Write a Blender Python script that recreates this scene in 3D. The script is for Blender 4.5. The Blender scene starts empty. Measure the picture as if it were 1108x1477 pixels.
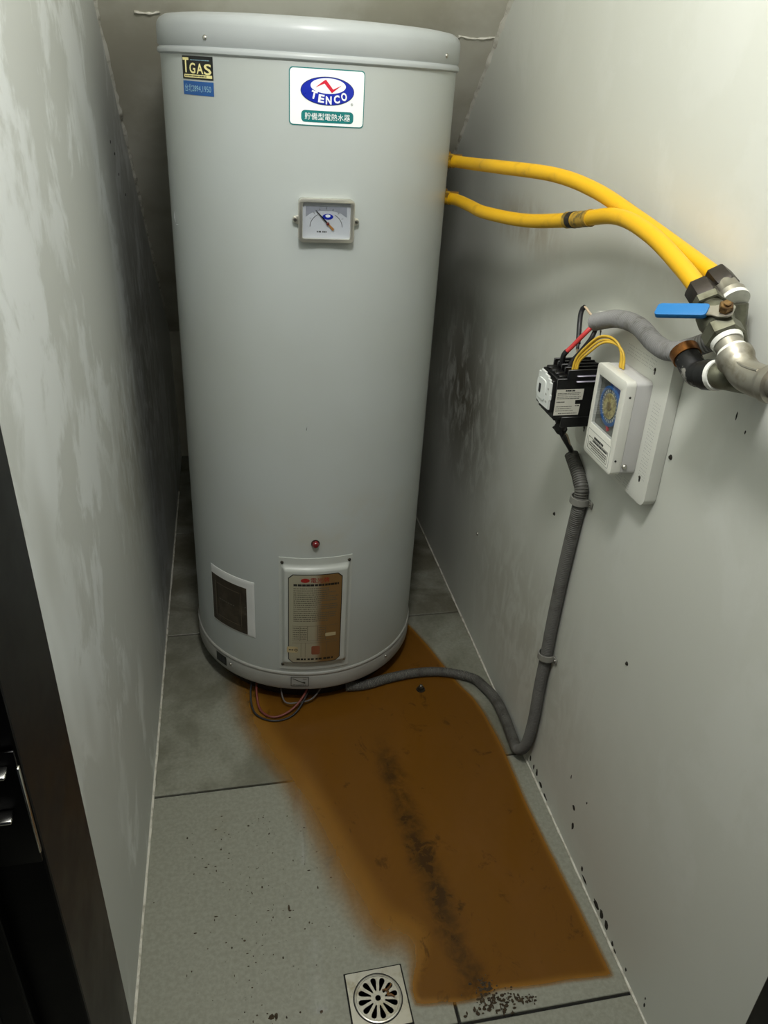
import bpy, bmesh, math, random
from mathutils import Vector, Matrix
from mathutils.geometry import intersect_point_line
random.seed(7)
SC = bpy.context.scene
COL = SC.collection
# ---------------------------------------------------------------- camera
cam_d = bpy.data.cameras.new('camera'); cam = bpy.data.objects.new('camera', cam_d); COL.objects.link(cam)
YAW, PITCH, ROLL = 0.2074, 0.5081, 0.0415
cd_ = Vector((math.sin(YAW)*math.cos(PITCH), math.cos(YAW)*math.cos(PITCH), -math.sin(PITCH)))
cr_ = Vector((math.cos(YAW), -math.sin(YAW), 0)); cu_ = cr_.cross(cd_)
r_ = cr_*math.cos(ROLL) + cu_*math.sin(ROLL); u_ = -cr_*math.sin(ROLL) + cu_*math.cos(ROLL)
M = Matrix((r_, u_, -cd_)).transposed().to_4x4(); M.translation = (0, 0, 1.5)
cam.matrix_world = M
cam_d.sensor_fit = 'HORIZONTAL'; cam_d.sensor_width = 36; cam_d.lens = 1124.2/1108*36
cam_d.clip_start = 0.01
SC.camera = cam
# ---------------------------------------------------------------- world, lights, exposure
w = bpy.data.worlds.new('world'); SC.world = w; w.use_nodes = True
w.node_tree.nodes['Background'].inputs[0].default_value = (0.80, 0.88, 1.0, 1)
w.node_tree.nodes['Background'].inputs[1].default_value = 0.02
def area(name, loc, target, size, power, color=(1, 1, 1), sy=None):
    l = bpy.data.lights.new(name, 'AREA'); l.energy = power; l.color = color
    l.shape = 'RECTANGLE' if sy else 'DISK'; l.size = size
    if sy: l.size_y = sy
    o = bpy.data.objects.new(name, l); COL.objects.link(o); o.location = loc
    o.rotation_euler = (Vector(target) - Vector(loc)).to_track_quat('-Z', 'Y').to_euler()
    return o
lp = bpy.data.lights.new('ceiling_lamp_light', 'POINT'); lp.energy = 52; lp.color = (1.0, 0.992, 0.962); lp.shadow_soft_size = .11
lo_ = bpy.data.objects.new('ceiling_lamp_light', lp); COL.objects.link(lo_); lo_.location = (0.10, 0.57, 2.25)
area('passage_lamp_light', (-0.15, -0.75, 2.45), (0.2, 1.2, 0.9), 0.5, 1.5, (1.0, 0.985, 0.95))
SC.view_settings.view_transform = 'Standard'; SC.view_settings.look = 'None'
SC.view_settings.exposure = 0.0; SC.view_settings.gamma = 1.0; SC.view_settings.use_curve_mapping = False
# ---------------------------------------------------------------- constants
XL, XR = -0.245, 0.674          # side walls
def slope(y): return 3.487 - 0.9004*y
# ---------------------------------------------------------------- helpers
def lin(c):
    return tuple((v/255/12.92 if v/255 <= .04045 else ((v/255+.055)/1.055)**2.4) for v in c)
def rgba(c): return (*lin(c), 1)
def tag(o, label=None, cat=None, group=None, kind=None):
    if label: o['label'] = label
    if cat: o['category'] = cat
    if group: o['group'] = group
    if kind: o['kind'] = kind
    return o
class MB:
    def __init__(s): s.v = []; s.f = []
    def add(s, vs, fs):
        n = len(s.v); s.v += [tuple(v) for v in vs]; s.f += [tuple(n+i for i in f) for f in fs]
    def box(s, lo, hi, Mx=None):
        x0, y0, z0 = lo; x1, y1, z1 = hi
        vs = [Vector(p) for p in ((x0,y0,z0),(x1,y0,z0),(x1,y1,z0),(x0,y1,z0),(x0,y0,z1),(x1,y0,z1),(x1,y1,z1),(x0,y1,z1))]
        if Mx: vs = [Mx @ v for v in vs]
        s.add(vs, ((3,2,1,0),(4,5,6,7),(0,1,5,4),(1,2,6,5),(2,3,7,6),(3,0,4,7)))
    def tube(s, pts, rad, seg=12, cap=True):
        pts = [Vector(p) for p in pts]; n = len(pts)
        rads = rad if isinstance(rad, (list, tuple)) else [rad]*n
        tang = []
        for i in range(n):
            t = pts[min(i+1, n-1)] - pts[max(i-1, 0)]
            tang.append(t.normalized() if t.length > 1e-9 else Vector((0, 0, 1)))
        t0 = tang[0]; ref = Vector((0, 0, 1)) if abs(t0.z) < .9 else Vector((1, 0, 0))
        nrm = (ref - t0*ref.dot(t0)).normalized(); vs = []
        for i in range(n):
            t = tang[i]; nrm = (nrm - t*nrm.dot(t)).normalized(); b = t.cross(nrm)
            for k in range(seg):
                a = 2*math.pi*k/seg; vs.append(pts[i] + (nrm*math.cos(a) + b*math.sin(a))*rads[i])
        fs = [(i*seg+k, i*seg+(k+1) % seg, (i+1)*seg+(k+1) % seg, (i+1)*seg+k) for i in range(n-1) for k in range(seg)]
        if cap: fs += [tuple(range(seg-1, -1, -1)), tuple((n-1)*seg+k for k in range(seg))]
        s.add(vs, fs)
    def lathe(s, prof, seg=96, c=(0, 0, 0), axis=None):
        # prof: list of (r, z); axis: optional (origin, direction)
        vs = []; Q = None
        if axis: Q = Matrix.Translation(axis[0]) @ Vector(axis[1]).to_track_quat('Z', 'Y').to_matrix().to_4x4()
        for r, z in prof:
            for k in range(seg):
                a = 2*math.pi*k/seg; v = Vector((c[0]+r*math.cos(a), c[1]+r*math.sin(a), c[2]+z))
                vs.append(Q @ v if Q else v)
        n = len(prof)
        fs = [(i*seg+k, i*seg+(k+1) % seg, (i+1)*seg+(k+1) % seg, (i+1)*seg+k) for i in range(n-1) for k in range(seg)]
        if prof[0][0] > 1e-6: fs.append(tuple(range(seg-1, -1, -1)))
        if prof[-1][0] > 1e-6: fs.append(tuple((n-1)*seg+k for k in range(seg)))
        s.add(vs, fs)
    def cyl(s, a, b, r, seg=16, r2=None):
        s.tube([a, b], [r, r if r2 is None else r2], seg)
    def build(s, name, m, parent=None, smooth=True, bevel=0, bseg=2, ang=40):
        me = bpy.data.meshes.new(name); me.from_pydata([tuple(v) for v in s.v], [], s.f); me.update()
        return finish(name, me, m, parent, smooth, bevel, bseg, ang)
def finish(name, me, m, parent=None, smooth=True, bevel=0, bseg=2, ang=40):
    bm = bmesh.new(); bm.from_mesh(me)
    bmesh.ops.remove_doubles(bm, verts=bm.verts, dist=1e-6)
    bmesh.ops.recalc_face_normals(bm, faces=bm.faces)
    if bevel:
        ed = [e for e in bm.edges if len(e.link_faces) == 2 and e.calc_face_angle(0) > math.radians(30)]
        bmesh.ops.bevel(bm, geom=ed, offset=bevel, segments=bseg, profile=.5, affect='EDGES', clamp_overlap=True)
    if smooth:
        for f in bm.faces: f.smooth = True
        for e in bm.edges:
            if len(e.link_faces) == 2 and e.calc_face_angle(0) > math.radians(ang): e.smooth = False
    bm.to_mesh(me); bm.free()
    me.materials.clear(); me.materials.append(m)
    o = bpy.data.objects.new(name, me); COL.objects.link(o)
    if parent: o.parent = parent
    return o
def empty(name, loc=(0, 0, 0), mat=None):
    o = bpy.data.objects.new(name, None); COL.objects.link(o); o.empty_display_size = .05
    if mat is not None: o.matrix_world = mat
    else: o.location = loc
    return o
def spline(pts, step=.008):
    pts = [Vector(p) for p in pts]; out = []
    for i in range(len(pts)-1):
        p0 = pts[i-1] if i else pts[0]*2-pts[1]; p1 = pts[i]; p2 = pts[i+1]; p3 = pts[i+2] if i+2 < len(pts) else p2*2-p1
        n = max(2, int((p2-p1).length/step))
        for k in range(n):
            t = k/n; t2 = t*t; t3 = t2*t
            out.append(.5*((2*p1)+(-p0+p2)*t+(2*p0-5*p1+4*p2-p3)*t2+(-p0+3*p1-3*p2+p3)*t3))
    out.append(pts[-1]); return out
def resample(path, step):
    out = [path[0].copy()]; acc = 0
    for a, b in zip(path, path[1:]):
        L = (b-a).length; d = step-acc
        while d <= L:
            out.append(a.lerp(b, d/L)); d += step
        acc = (acc+L) % step
    return out
def eval_mesh(cu):
    o = bpy.data.objects.new('tmp', cu); COL.objects.link(o)
    dg = bpy.context.evaluated_depsgraph_get(); me = bpy.data.meshes.new_from_object(o.evaluated_get(dg))
    bpy.data.objects.remove(o); bpy.data.curves.remove(cu); return me
def text_mesh(body, size, extrude=0.0, offset=0.0, width=None, res=3):
    cu = bpy.data.curves.new('t', 'FONT'); cu.body = body; cu.size = size; cu.align_x = 'CENTER'; cu.align_y = 'CENTER'
    cu.extrude = extrude; cu.offset = offset; cu.resolution_u = res
    me = eval_mesh(cu)
    if me.vertices:
        xs = [v.co.x for v in me.vertices]; ys = [v.co.y for v in me.vertices]
        cx = (min(xs)+max(xs))/2; cy = (min(ys)+max(ys))/2; k = (width/(max(xs)-min(xs))) if width else 1
        for v in me.vertices: v.co.x = (v.co.x-cx)*k; v.co.y -= cy
    return me
def shape_mesh(loops, extrude=0.0):
    cu = bpy.data.curves.new('s', 'CURVE'); cu.dimensions = '2D'; cu.fill_mode = 'BOTH'; cu.extrude = extrude
    for lp in loops:
        sp = cu.splines.new('POLY'); sp.points.add(len(lp)-1); sp.use_cyclic_u = True
        for q, p in zip(sp.points, lp): q.co = (p[0], p[1], 0, 1)
    return eval_mesh(cu)
def rrect(x0, y0, x1, y1, r, n=4):
    out = []
    for cx, cy, a in ((x1-r, y1-r, 0), (x0+r, y1-r, 90), (x0+r, y0+r, 180), (x1-r, y0+r, 270)):
        for k in range(n+1):
            t = math.radians(a+90*k/n); out.append((cx+r*math.cos(t), cy+r*math.sin(t)))
    return out
def ellipse(cx, cy, a, b, n=48, rot=0):
    return [(cx+a*math.cos(2*math.pi*k/n)*math.cos(rot)-b*math.sin(2*math.pi*k/n)*math.sin(rot), cy+a*math.cos(2*math.pi*k/n)*math.sin(rot)+b*math.sin(2*math.pi*k/n)*math.cos(rot)) for k in range(n)]
def join_mesh(name, mes):
    vs = []; fs = []
    for me, T in mes:
        n = len(vs); vs += [tuple(T @ v.co) for v in me.vertices]; fs += [tuple(n+i for i in p.vertices) for p in me.polygons]
    me = bpy.data.meshes.new(name); me.from_pydata(vs, [], fs); return me
# ---------------------------------------------------------------- materials
MATS = {}
class NT:
    def __init__(s, name):
        s.m = bpy.data.materials.new(name); s.m.use_nodes = True; s.t = s.m.node_tree; s.b = s.t.nodes['Principled BSDF']; s.out = s.t.nodes['Material Output']
        s.tc = s.t.nodes.new('ShaderNodeTexCoord')
    def n(s, typ, **kw):
        nd = s.t.nodes.new(typ)
        for k, v in kw.items(): setattr(nd, k, v)
        return nd
    def l(s, a, b): s.t.links.new(a, b)
    def noise(s, scale, detail=4, rough=.5, stretch=(1, 1, 1), loc=(0, 0, 0), dist=0):
        mp = s.n('ShaderNodeMapping'); mp.inputs['Scale'].default_value = stretch; mp.inputs['Location'].default_value = loc
        s.l(s.tc.outputs['Object'], mp.inputs[0])
        nz = s.n('ShaderNodeTexNoise'); nz.inputs['Scale'].default_value = scale; nz.inputs['Detail'].default_value = detail; nz.inputs['Roughness'].default_value = rough
        nz.inputs['Distortion'].default_value = dist
        s.l(mp.outputs[0], nz.inputs['Vector']); return nz.outputs['Fac']
    def ramp(s, fac, a, b, va=0, vb=1):
        r = s.n('ShaderNodeMapRange'); r.inputs[1].default_value = a; r.inputs[2].default_value = b; r.inputs[3].default_value = va; r.inputs[4].default_value = vb
        r.interpolation_type = 'SMOOTHSTEP'; s.l(fac, r.inputs[0]); return r.outputs[0]
    def mix(s, fac, a, b):
        x = s.n('ShaderNodeMix', data_type='RGBA')
        if isinstance(fac, float): x.inputs[0].default_value = fac
        else: s.l(fac, x.inputs[0])
        for v, i in ((a, 6), (b, 7)):
            if isinstance(v, tuple): x.inputs[i].default_value = v
            else: s.l(v, x.inputs[i])
        return x.outputs[2]
    def math(s, op, a, b=None):
        x = s.n('ShaderNodeMath', operation=op)
        for v, i in ((a, 0), (b, 1)):
            if v is None: continue
            if isinstance(v, (int, float)): x.inputs[i].default_value = v
            else: s.l(v, x.inputs[i])
        return x.outputs[0]
    def bump(s, h, strength, dist=.002):
        b = s.n('ShaderNodeBump'); b.inputs['Strength'].default_value = strength; b.inputs['Distance'].default_value = dist
        s.l(h, b.inputs['Height']); s.l(b.outputs[0], s.b.inputs['Normal'])
    def xyz(s):
        x = s.n('ShaderNodeSeparateXYZ'); s.l(s.tc.outputs['Object'], x.inputs[0]); return x.outputs
    def blob(s, c, rad):
        # 0..1 falloff of an ellipsoid, object space
        mp = s.n('ShaderNodeMapping'); mp.vector_type = 'POINT'
        mp.inputs['Scale'].default_value = tuple(1/r for r in rad); mp.inputs['Location'].default_value = tuple(-c[i]/rad[i] for i in range(3))
        s.l(s.tc.outputs['Object'], mp.inputs[0])
        ln = s.n('ShaderNodeVectorMath', operation='LENGTH'); s.l(mp.outputs[0], ln.inputs[0])
        return s.ramp(ln.outputs['Value'], 0, 1, 1, 0)
def simple(name, c, rough=.5, metal=0.0, vary=.06, scale=30, bump=0.0, spec=.5, stretch=(1, 1, 1), coat=0.0):
    if name in MATS: return MATS[name]
    k = NT(name); f = k.noise(scale, 4, .55, stretch)
    lo = tuple(v*(1-vary) for v in lin(c)) + (1,); hi = tuple(min(1, v*(1+vary)) for v in lin(c)) + (1,)
    k.l(k.mix(k.ramp(f, .3, .7), lo, hi), k.b.inputs['Base Color'])
    k.l(k.ramp(f, .3, .7, rough*.9, min(1, rough*1.1)), k.b.inputs['Roughness'])
    k.b.inputs['Metallic'].default_value = metal; k.b.inputs['Specular IOR Level'].default_value = spec
    k.b.inputs['Coat Weight'].default_value = coat
    if bump: k.bump(f, bump)
    MATS[name] = k.m; return k.m
def patchy(name, c, dirt, fac_scale, lo, hi, rough=.5, metal=0.0, bump=.1, rough2=None):
    """two-tone surface: dirt / wear blotches over a base colour"""
    k = NT(name); f = k.noise(fac_scale, 6, .6); g = k.ramp(f, lo, hi)
    k.l(k.mix(g, rgba(c), rgba(dirt)), k.b.inputs['Base Color'])
    r2 = rough if rough2 is None else rough2
    k.l(k.ramp(g, 0, 1, rough, r2), k.b.inputs['Roughness']); k.b.inputs['Metallic'].default_value = metal
    if bump: k.bump(f, bump)
    MATS[name] = k.m; return k.m

# painted walls: glossy off-white paint with vertical wiped streaks, grime and tinted blobs
def wall_mat(name, base, streak, seed, blobs, r_streak=.30):
    k = NT(name)
    a = k.noise(1.8, 3, .5, (1, 1.6, .9), (seed, seed*2, 0), .2)       # broad clouds
    b = k.noise(6.5, 6, .62, (1, .75, .62), (seed, 0, seed), .25)           # wiped vertical smears
    fine = k.noise(90, 3, .6)
    st = k.math('MULTIPLY', k.ramp(b, .47, .57), k.ramp(a, .38, .56))
    c = k.mix(st, rgba(base), rgba(streak))
    for cen, rad, col, amt, nlo, nhi in blobs:
        m = k.math('MULTIPLY', k.blob(cen, rad), k.ramp(k.noise(16, 6, .62, (1, 1.4, .7), (seed*3, 0, 0), .8), nlo, nhi))
        m = k.math('MULTIPLY', m, amt)
        c = k.mix(m, c, rgba(col))
    k.l(c, k.b.inputs['Base Color'])
    k.l(k.ramp(st, 0, 1, .42, r_streak), k.b.inputs['Roughness'])
    h = k.math('ADD', k.math('MULTIPLY', a, 1.0), k.math('MULTIPLY', fine, .03))
    k.bump(h, .25, .004)
    return k.m
M_wl = wall_mat('paint_left', (194, 197, 193), (224, 228, 228), 1.7,
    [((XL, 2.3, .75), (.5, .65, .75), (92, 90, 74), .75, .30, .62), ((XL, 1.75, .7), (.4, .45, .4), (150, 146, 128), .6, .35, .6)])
M_wr = wall_mat('paint_right', (208, 210, 201), (212, 214, 206), 4.1,
    [((XR, 2.12, .68), (.4, .46, .40), (104, 98, 78), .85, .34, .56), ((XR, 1.78, 1.22), (.4, .35, .08), (150, 130, 92), .55, .25, .6),  # second blob tints a band below the hoses brown
     ((XR, 1.5, .3), (.4, .6, .35), (160, 158, 142), .45, .35, .6)], .42)
M_slope = patchy('paint_soffit', (206, 204, 190), (180, 176, 158), 3, .40, .65, .55, 0, .3)
M_caulk = patchy('caulk', (214, 212, 200), (160, 156, 140), 40, .45, .7, .6, 0, .8)
M_blackframe = simple('black_frame_paint', (7, 7, 7), .4, 0, .2, 20, spec=.25)
M_darkwall = simple('dark_wall_tile', (58, 58, 60), .45, 0, .15, 8, .1)
M_grout = simple('dark_grout', (22, 21, 17), .85, 0, .25, 60, .3)
def tile_mat(name, dirt_lo, dirt_hi, dirt_col, amt):
    k = NT(name)
    a = k.noise(5.5, 7, .62, dist=.4); sp = k.noise(120, 3, .6); sp2 = k.noise(34, 5, .7)
    c = k.mix(k.ramp(sp, .3, .7), rgba((132, 133, 121)), rgba((146, 147, 134)))
    c = k.mix(k.math('MULTIPLY', k.ramp(a, dirt_lo, dirt_hi), amt), c, rgba(dirt_col))
    c = k.mix(k.math('MULTIPLY', k.ramp(sp2, .60, .75), .35*amt), c, rgba((70, 66, 52)))
    k.l(c, k.b.inputs['Base Color']); k.l(k.ramp(a, .3, .7, .34, .55), k.b.inputs['Roughness'])
    k.bump(sp, .04, .001); return k.m
M_tile = tile_mat('floor_tile_clean', .55, .8, (128, 126, 108), .5)
M_tile_d = tile_mat('floor_tile_dirty', .36, .66, (98, 97, 82), .85)
M_tile_dd = tile_mat('floor_tile_soiled', .34, .66, (92, 88, 72), .9)

# ---------------------------------------------------------------- the room
def struct(name, mb, m, bevel=0, parent=None, smooth=False):
    o = mb.build(name, m, parent, smooth, bevel)
    if not parent: o['kind'] = 'structure'
    return o
YB = 3.25
# floor: dark bed with tiles laid on it
b = MB(); b.box((-1.2, -.9, -.06), (1.6, YB, -.006)); floor = struct('floor', b, M_grout)
GY = [-.483, .127, .736, 1.345, 1.956, 2.566, YB]; GX = [XL-.002, .336, XR+.002]
for i in range(6):
    gx = GX if i > 0 else [-1.2, -.61, 0, .61, 1.22]
    for j in range(len(gx)-1):
        b = MB(); g = .003
        x0, x1 = gx[j]+g, gx[j+1]-g
        if i == 1: x0, x1 = (-1.1 if j == 0 else x0), (1.5 if j == 1 else x1)
        b.box((x0, GY[i]+g, -.012), (x1, GY[i+1]-g, 0))
        m = M_tile if i <= 2 else (M_tile_d if i == 3 else M_tile_dd)
        b.build('floor_tile', m, floor, False, .0012, 1)
b = MB(); b.box((XL-.06, .40, -.01), (XL, YB, 3.15)); wall_left = struct('wall_left', b, M_wl)
b = MB(); b.box((XR, .40, -.01), (XR+.06, YB, 3.15)); wall_right = struct('wall_right', b, M_wr)
b = MB(); b.box((XL-.06, YB, -.01), (XR+.06, YB+.06, 1.2)); struct('wall_back', b, M_slope)
# sloping soffit (underside of a stair) with a flat piece over the doorway
b = MB(); yA = .40; t = .05
b.add([(XL-.05, yA, slope(yA)), (XR+.05, yA, slope(yA)), (XR+.05, YB+.05, slope(YB+.05)), (XL-.05, YB+.05, slope(YB+.05)),
       (XL-.05, yA, slope(yA)+t), (XR+.05, yA, slope(yA)+t), (XR+.05, YB+.05, slope(YB+.05)+t), (XL-.05, YB+.05, slope(YB+.05)+t)],
      ((0,1,2,3),(7,6,5,4),(0,4,5,1),(1,5,6,2),(2,6,7,3),(3,7,4,0)))
ceiling = struct('ceiling', b, M_slope)
# ragged joint across the soffit
def bead(name, pts, r, m, parent=None, jit=.5, seg=6, step=.02):
    P = resample(spline(pts, step/2), step); mb = MB()
    mb.tube([p+Vector((0, random.uniform(-1, 1), random.uniform(-1, 1)))*r*jit*.5 for p in P], [r*random.uniform(1-jit, 1+jit*.6) for _ in P], seg)
    return mb.build(name, m, parent)
jy = 2.100
for xa, xb, dy_ in ((-.165, -.105, -.012), (.575, XR-.002, .004)):
    bead('joint_filler', [(xa, jy+dy_, slope(jy+dy_)), ((xa+xb)/2, jy+dy_+.003, slope(jy+dy_+.003)), (xb, jy+dy_-.002, slope(jy+dy_-.002))], .0030, M_caulk, ceiling, .7, 6, .008)
for n, x in (('trim_1', XL), ('trim_2', XR)):
    o = bead(n, [(x, .6, slope(.6)), (x, 1.4, slope(1.4)), (x, 3.1, slope(3.1))], .008, M_caulk, None, .5); o['kind'] = 'structure'
o = bead('baseboard_left', [(XL, .46, .001), (XL, 1.2, .001), (XL, 2.9, .001)], .005, M_caulk, None, .25); o['kind'] = 'structure'
o = bead('baseboard_right', [(XR, .46, .001), (XR, 1.2, .001), (XR, 2.9, .001)], .004, M_caulk, None, .3); o['kind'] = 'structure'
# front wall with the doorway: dark cladding towards the passage
b = MB(); b.box((-1.2, .362, -.01), (-.168, .45, 3.16)); b.box((.63, .362, -.01), (1.6, .45, 3.16)); b.box((-.17, .362, 2.75), (.632, .45, 3.16))
struct('wall_front', b, M_darkwall)
b = MB(); b.box((-.170, .352, -.008), (-.133, .45, 2.76)); b.box((-.185, .340, -.008), (-.165, .362, 2.78))
jl = struct('trim_3', b, M_blackframe, .002)
b = MB(); b.box((.594, .352, -.008), (.632, .45, 2.76)); b.box((.628, .340, -.008), (.648, .362, 2.78))
struct('trim_4', b, M_blackframe, .002)
# ---------------------------------------------------------------- shared object materials
def tank_mat():
    k = NT('tank_enamel'); z = k.xyz()[2]
    a = k.noise(2.2, 4, .5); f = k.noise(140, 2, .5)
    c = k.mix(k.ramp(a, .35, .7), rgba((180, 186, 184)), rgba((174, 179, 174)))
    rust = k.math('MULTIPLY', k.blob((.06, -.32, .56), (.34, .4, .12)), k.ramp(k.noise(9, 5, .6), .35, .7))
    c = k.mix(k.math('MULTIPLY', rust, .45), c, rgba((176, 166, 134)))
    low = k.math('MULTIPLY', k.ramp(z, .22, .05), k.ramp(k.noise(14, 5, .65, (1, 1, .3)), .35, .7))
    c = k.mix(k.math('MULTIPLY', low, .35), c, rgba((150, 142, 110)))
    k.l(c, k.b.inputs['Base Color']); k.b.inputs['Roughness'].default_value = .33
    k.bump(f, .03, .0006); return k.m
M_tank = tank_mat()
M_lid = simple('tank_lid_enamel', (170, 175, 175), .35, 0, .03, 5)
M_skirt = simple('tank_skirt_enamel', (160, 160, 154), .42, 0, .06, 12)
M_black = simple('black_plastic', (14, 14, 15), .38, 0, .2, 40)
M_rubber = simple('black_rubber', (22, 22, 22), .7, 0, .2, 50, .1)
M_chrome = simple('chrome', (206, 206, 200), .2, 1.0, .05, 20)
M_screw = simple('zinc_screw', (186, 184, 176), .3, 1.0, .1, 80)
M_darkscrew = simple('dark_screw', (70, 66, 58), .45, .8, .2, 80)
M_white = simple('white_print', (244, 248, 248), .35, 0, .01, 20)
M_teal = simple('teal_print', (20, 118, 118), .35, 0, .03, 20)
M_blue = simple('blue_print', (24, 44, 170), .3, 0, .05, 20)
M_red = simple('red_print', (208, 32, 58), .35, 0, .05, 20)
M_stblack = simple('black_print', (18, 20, 18), .4, 0, .1, 20)
M_cream = simple('cream_print', (238, 228, 160), .4, 0, .05, 60)
M_bluest = simple('blue_sticker', (30, 84, 150), .4, 0, .06, 30)
M_ltblue = simple('pale_blue_print', (150, 190, 208), .4, 0, .05, 30)
M_ink = simple('grey_ink', (60, 60, 52), .5, 0, .1, 60)
M_dim = simple('faded_ink', (96, 92, 76), .5, 0, .15, 60)
M_whiteplastic = simple('white_plastic', (226, 226, 216), .38, 0, .02, 12)
M_board = simple('board_plastic', (214, 215, 206), .42, 0, .02, 14)
M_perf = simple('perforation', (176, 178, 172), .6, 0, .05, 50)
M_casegrey = simple('case_back_plastic', (198, 197, 194), .42, 0, .02, 12)
def nameplate_mat():
    k = NT('nameplate_foil'); x = k.xyz()[0]
    f = k.noise(30, 4, .6, (1, 1, .25))
    m = k.ramp(k.math('ADD', x, k.math('MULTIPLY', f, .012)), -.006, .018)
    k.l(k.mix(m, rgba((176, 172, 150)), rgba((138, 108, 66))), k.b.inputs['Base Color'])
    k.b.inputs['Metallic'].default_value = .35; k.b.inputs['Roughness'].default_value = .38; return k.m
M_foil = nameplate_mat()
M_darkplate = patchy('dark_plate', (58, 50, 40), (84, 76, 62), 20, .4, .7, .42, .4, .05)
M_dial = simple('gauge_face', (214, 216, 220), .35, .1, .04, 9)
M_glassy = None
def glass_mat(name, tint=(1, 1, 1), rough=.02):
    k = NT(name); gl = k.n('ShaderNodeBsdfGlossy'); gl.inputs['Roughness'].default_value = rough
    tr = k.n('ShaderNodeBsdfTransparent'); tr.inputs[0].default_value = (*tint, 1)
    lw = k.n('ShaderNodeLayerWeight'); fr = k.math('ADD', k.math('MULTIPLY', k.math('POWER', lw.outputs['Facing'], 4.0), .8), .03)
    mx = k.n('ShaderNodeMixShader'); k.l(fr, mx.inputs[0]); k.l(tr.outputs[0], mx.inputs[1]); k.l(gl.outputs[0], mx.inputs[2])
    k.l(mx.outputs[0], k.out.inputs[0]); return k.m
M_pane = glass_mat('clear_pane', (.93, .94, .95))
M_redlens = simple('red_lens', (104, 8, 16), .12, 0, .1, 20, coat=.6)

# ---------------------------------------------------------------- water heater
TR = .308
tu = Vector((.0213, -.0047, 1)).normalized(); tx = (Vector((1, 0, 0)) - tu*tu.x).normalized(); ty = tu.cross(tx)
TM = Matrix((tx, ty, tu)).transposed().to_4x4(); TM.translation = (.169, 1.907, 0)
tank = empty('water_heater', mat=TM)
tag(tank, 'tall grey-white cylindrical electric water heater standing in rusty water', 'water heater')
def cyl_pt(uu, z, off): # uu: arc length from the front line, metres
    a = uu/TR; r = TR+off; return (r*math.sin(a), -r*math.cos(a), z)
def wrap(me, u0, z0, off, thick=.0003, step=.008):
    """flat XY mesh -> bent onto the tank, front at off+thick, with a small thickness where it has extrusion"""
    bm = bmesh.new(); bm.from_mesh(me)
    xs = [v.co.x for v in bm.verts]; x = min(xs)+step
    while x < max(xs)-1e-4:
        bmesh.ops.bisect_plane(bm, geom=bm.verts[:]+bm.edges[:]+bm.faces[:], plane_co=(x, 0, 0), plane_no=(1, 0, 0)); x += step
    for v in bm.verts: v.co = cyl_pt(u0+v.co.x, z0+v.co.y, off+thick*(1 if v.co.z >= 0 else 0))
    m2 = bpy.data.meshes.new('w'); bm.to_mesh(m2); bm.free(); return m2
def deg(a): return math.radians(a)*TR
def sticker(name, loops, off, m, parent, u0=0, z0=0, label=None):
    o = finish(name, wrap(shape_mesh(loops, .0002), u0, z0, off), m, parent, False)
    if label: o['label'] = label
    return o
def stext(name, body, size, u0, z0, off, m, parent, width=None, offset=0, rot=0):
    me = text_mesh(body, size, 0, offset, width)
    if rot:
        R_ = Matrix.Rotation(rot, 3, 'Z')
        for v in me.vertices: v.co = R_ @ v.co
    return finish(name, wrap(me, u0, z0, off), m, parent, False)
# body and rims
b = MB(); b.lathe([(TR, .105), (TR, 1.526)], 128); b.build('body', M_tank, tank)
lid = MB(); LR = TR+.0045
lid.lathe([(TR-.01, 1.520), (LR-.002, 1.5215), (LR+.001, 1.524), (LR+.0015, 1.528), (LR, 1.532), (LR-.003, 1.534), (LR-.0025, 1.536), (LR, 1.539), (LR, 1.568), (LR-.002, 1.576), (LR-.007, 1.583), (LR-.016, 1.588), (LR-.03, 1.590), (0, 1.594)], 128)
lido = lid.build('lid', M_lid, tank)
def screw_on_tank(uu, z, off, parent, r=.0045, m=None):
    a = uu/TR; d = Vector((math.sin(a), -math.cos(a), 0)); o = d*(TR+off); o.z = z
    b = MB(); b.lathe([(r*1.0, -.001), (r, .0008), (r*.8, .0022), (r*.35, .003), (0, .0031)], 14, axis=(o, d))
    return b.build('screw', m or M_screw, parent)
for a in (-43.6, 51.1, 150, -140): screw_on_tank(deg(a), 1.548, .0048, lido)
sk = MB(); SR = TR+.004
sk.lathe([(TR-.006, .118), (SR-.003, .1165), (SR-.001, .114), (SR, .111), (SR-.001, .108), (SR-.003, .106), (SR-.002, .103), (SR-.001, .10), (SR-.001, .064), (SR-.004, .058), (SR-.016, .055)], 128)
sko = sk.build('skirt', M_skirt, tank)
for a in (-46.0, 40.5): screw_on_tank(deg(a), .088 if a < 0 else .092, .0035, sko, .004)
b = MB(); b.lathe([(TR-.012, .100), (TR-.012, .060), (TR-.03, .052), (0, .050)], 64); b.build('underside', M_rubber, tank)
b = MB(); b.lathe([(TR-.035, .0062), (TR-.032, .010), (TR-.032, .056)], 64); b.build('base_shade_ring', M_rubber, tank)  # black ring added to deepen the shade below the skirt
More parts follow.
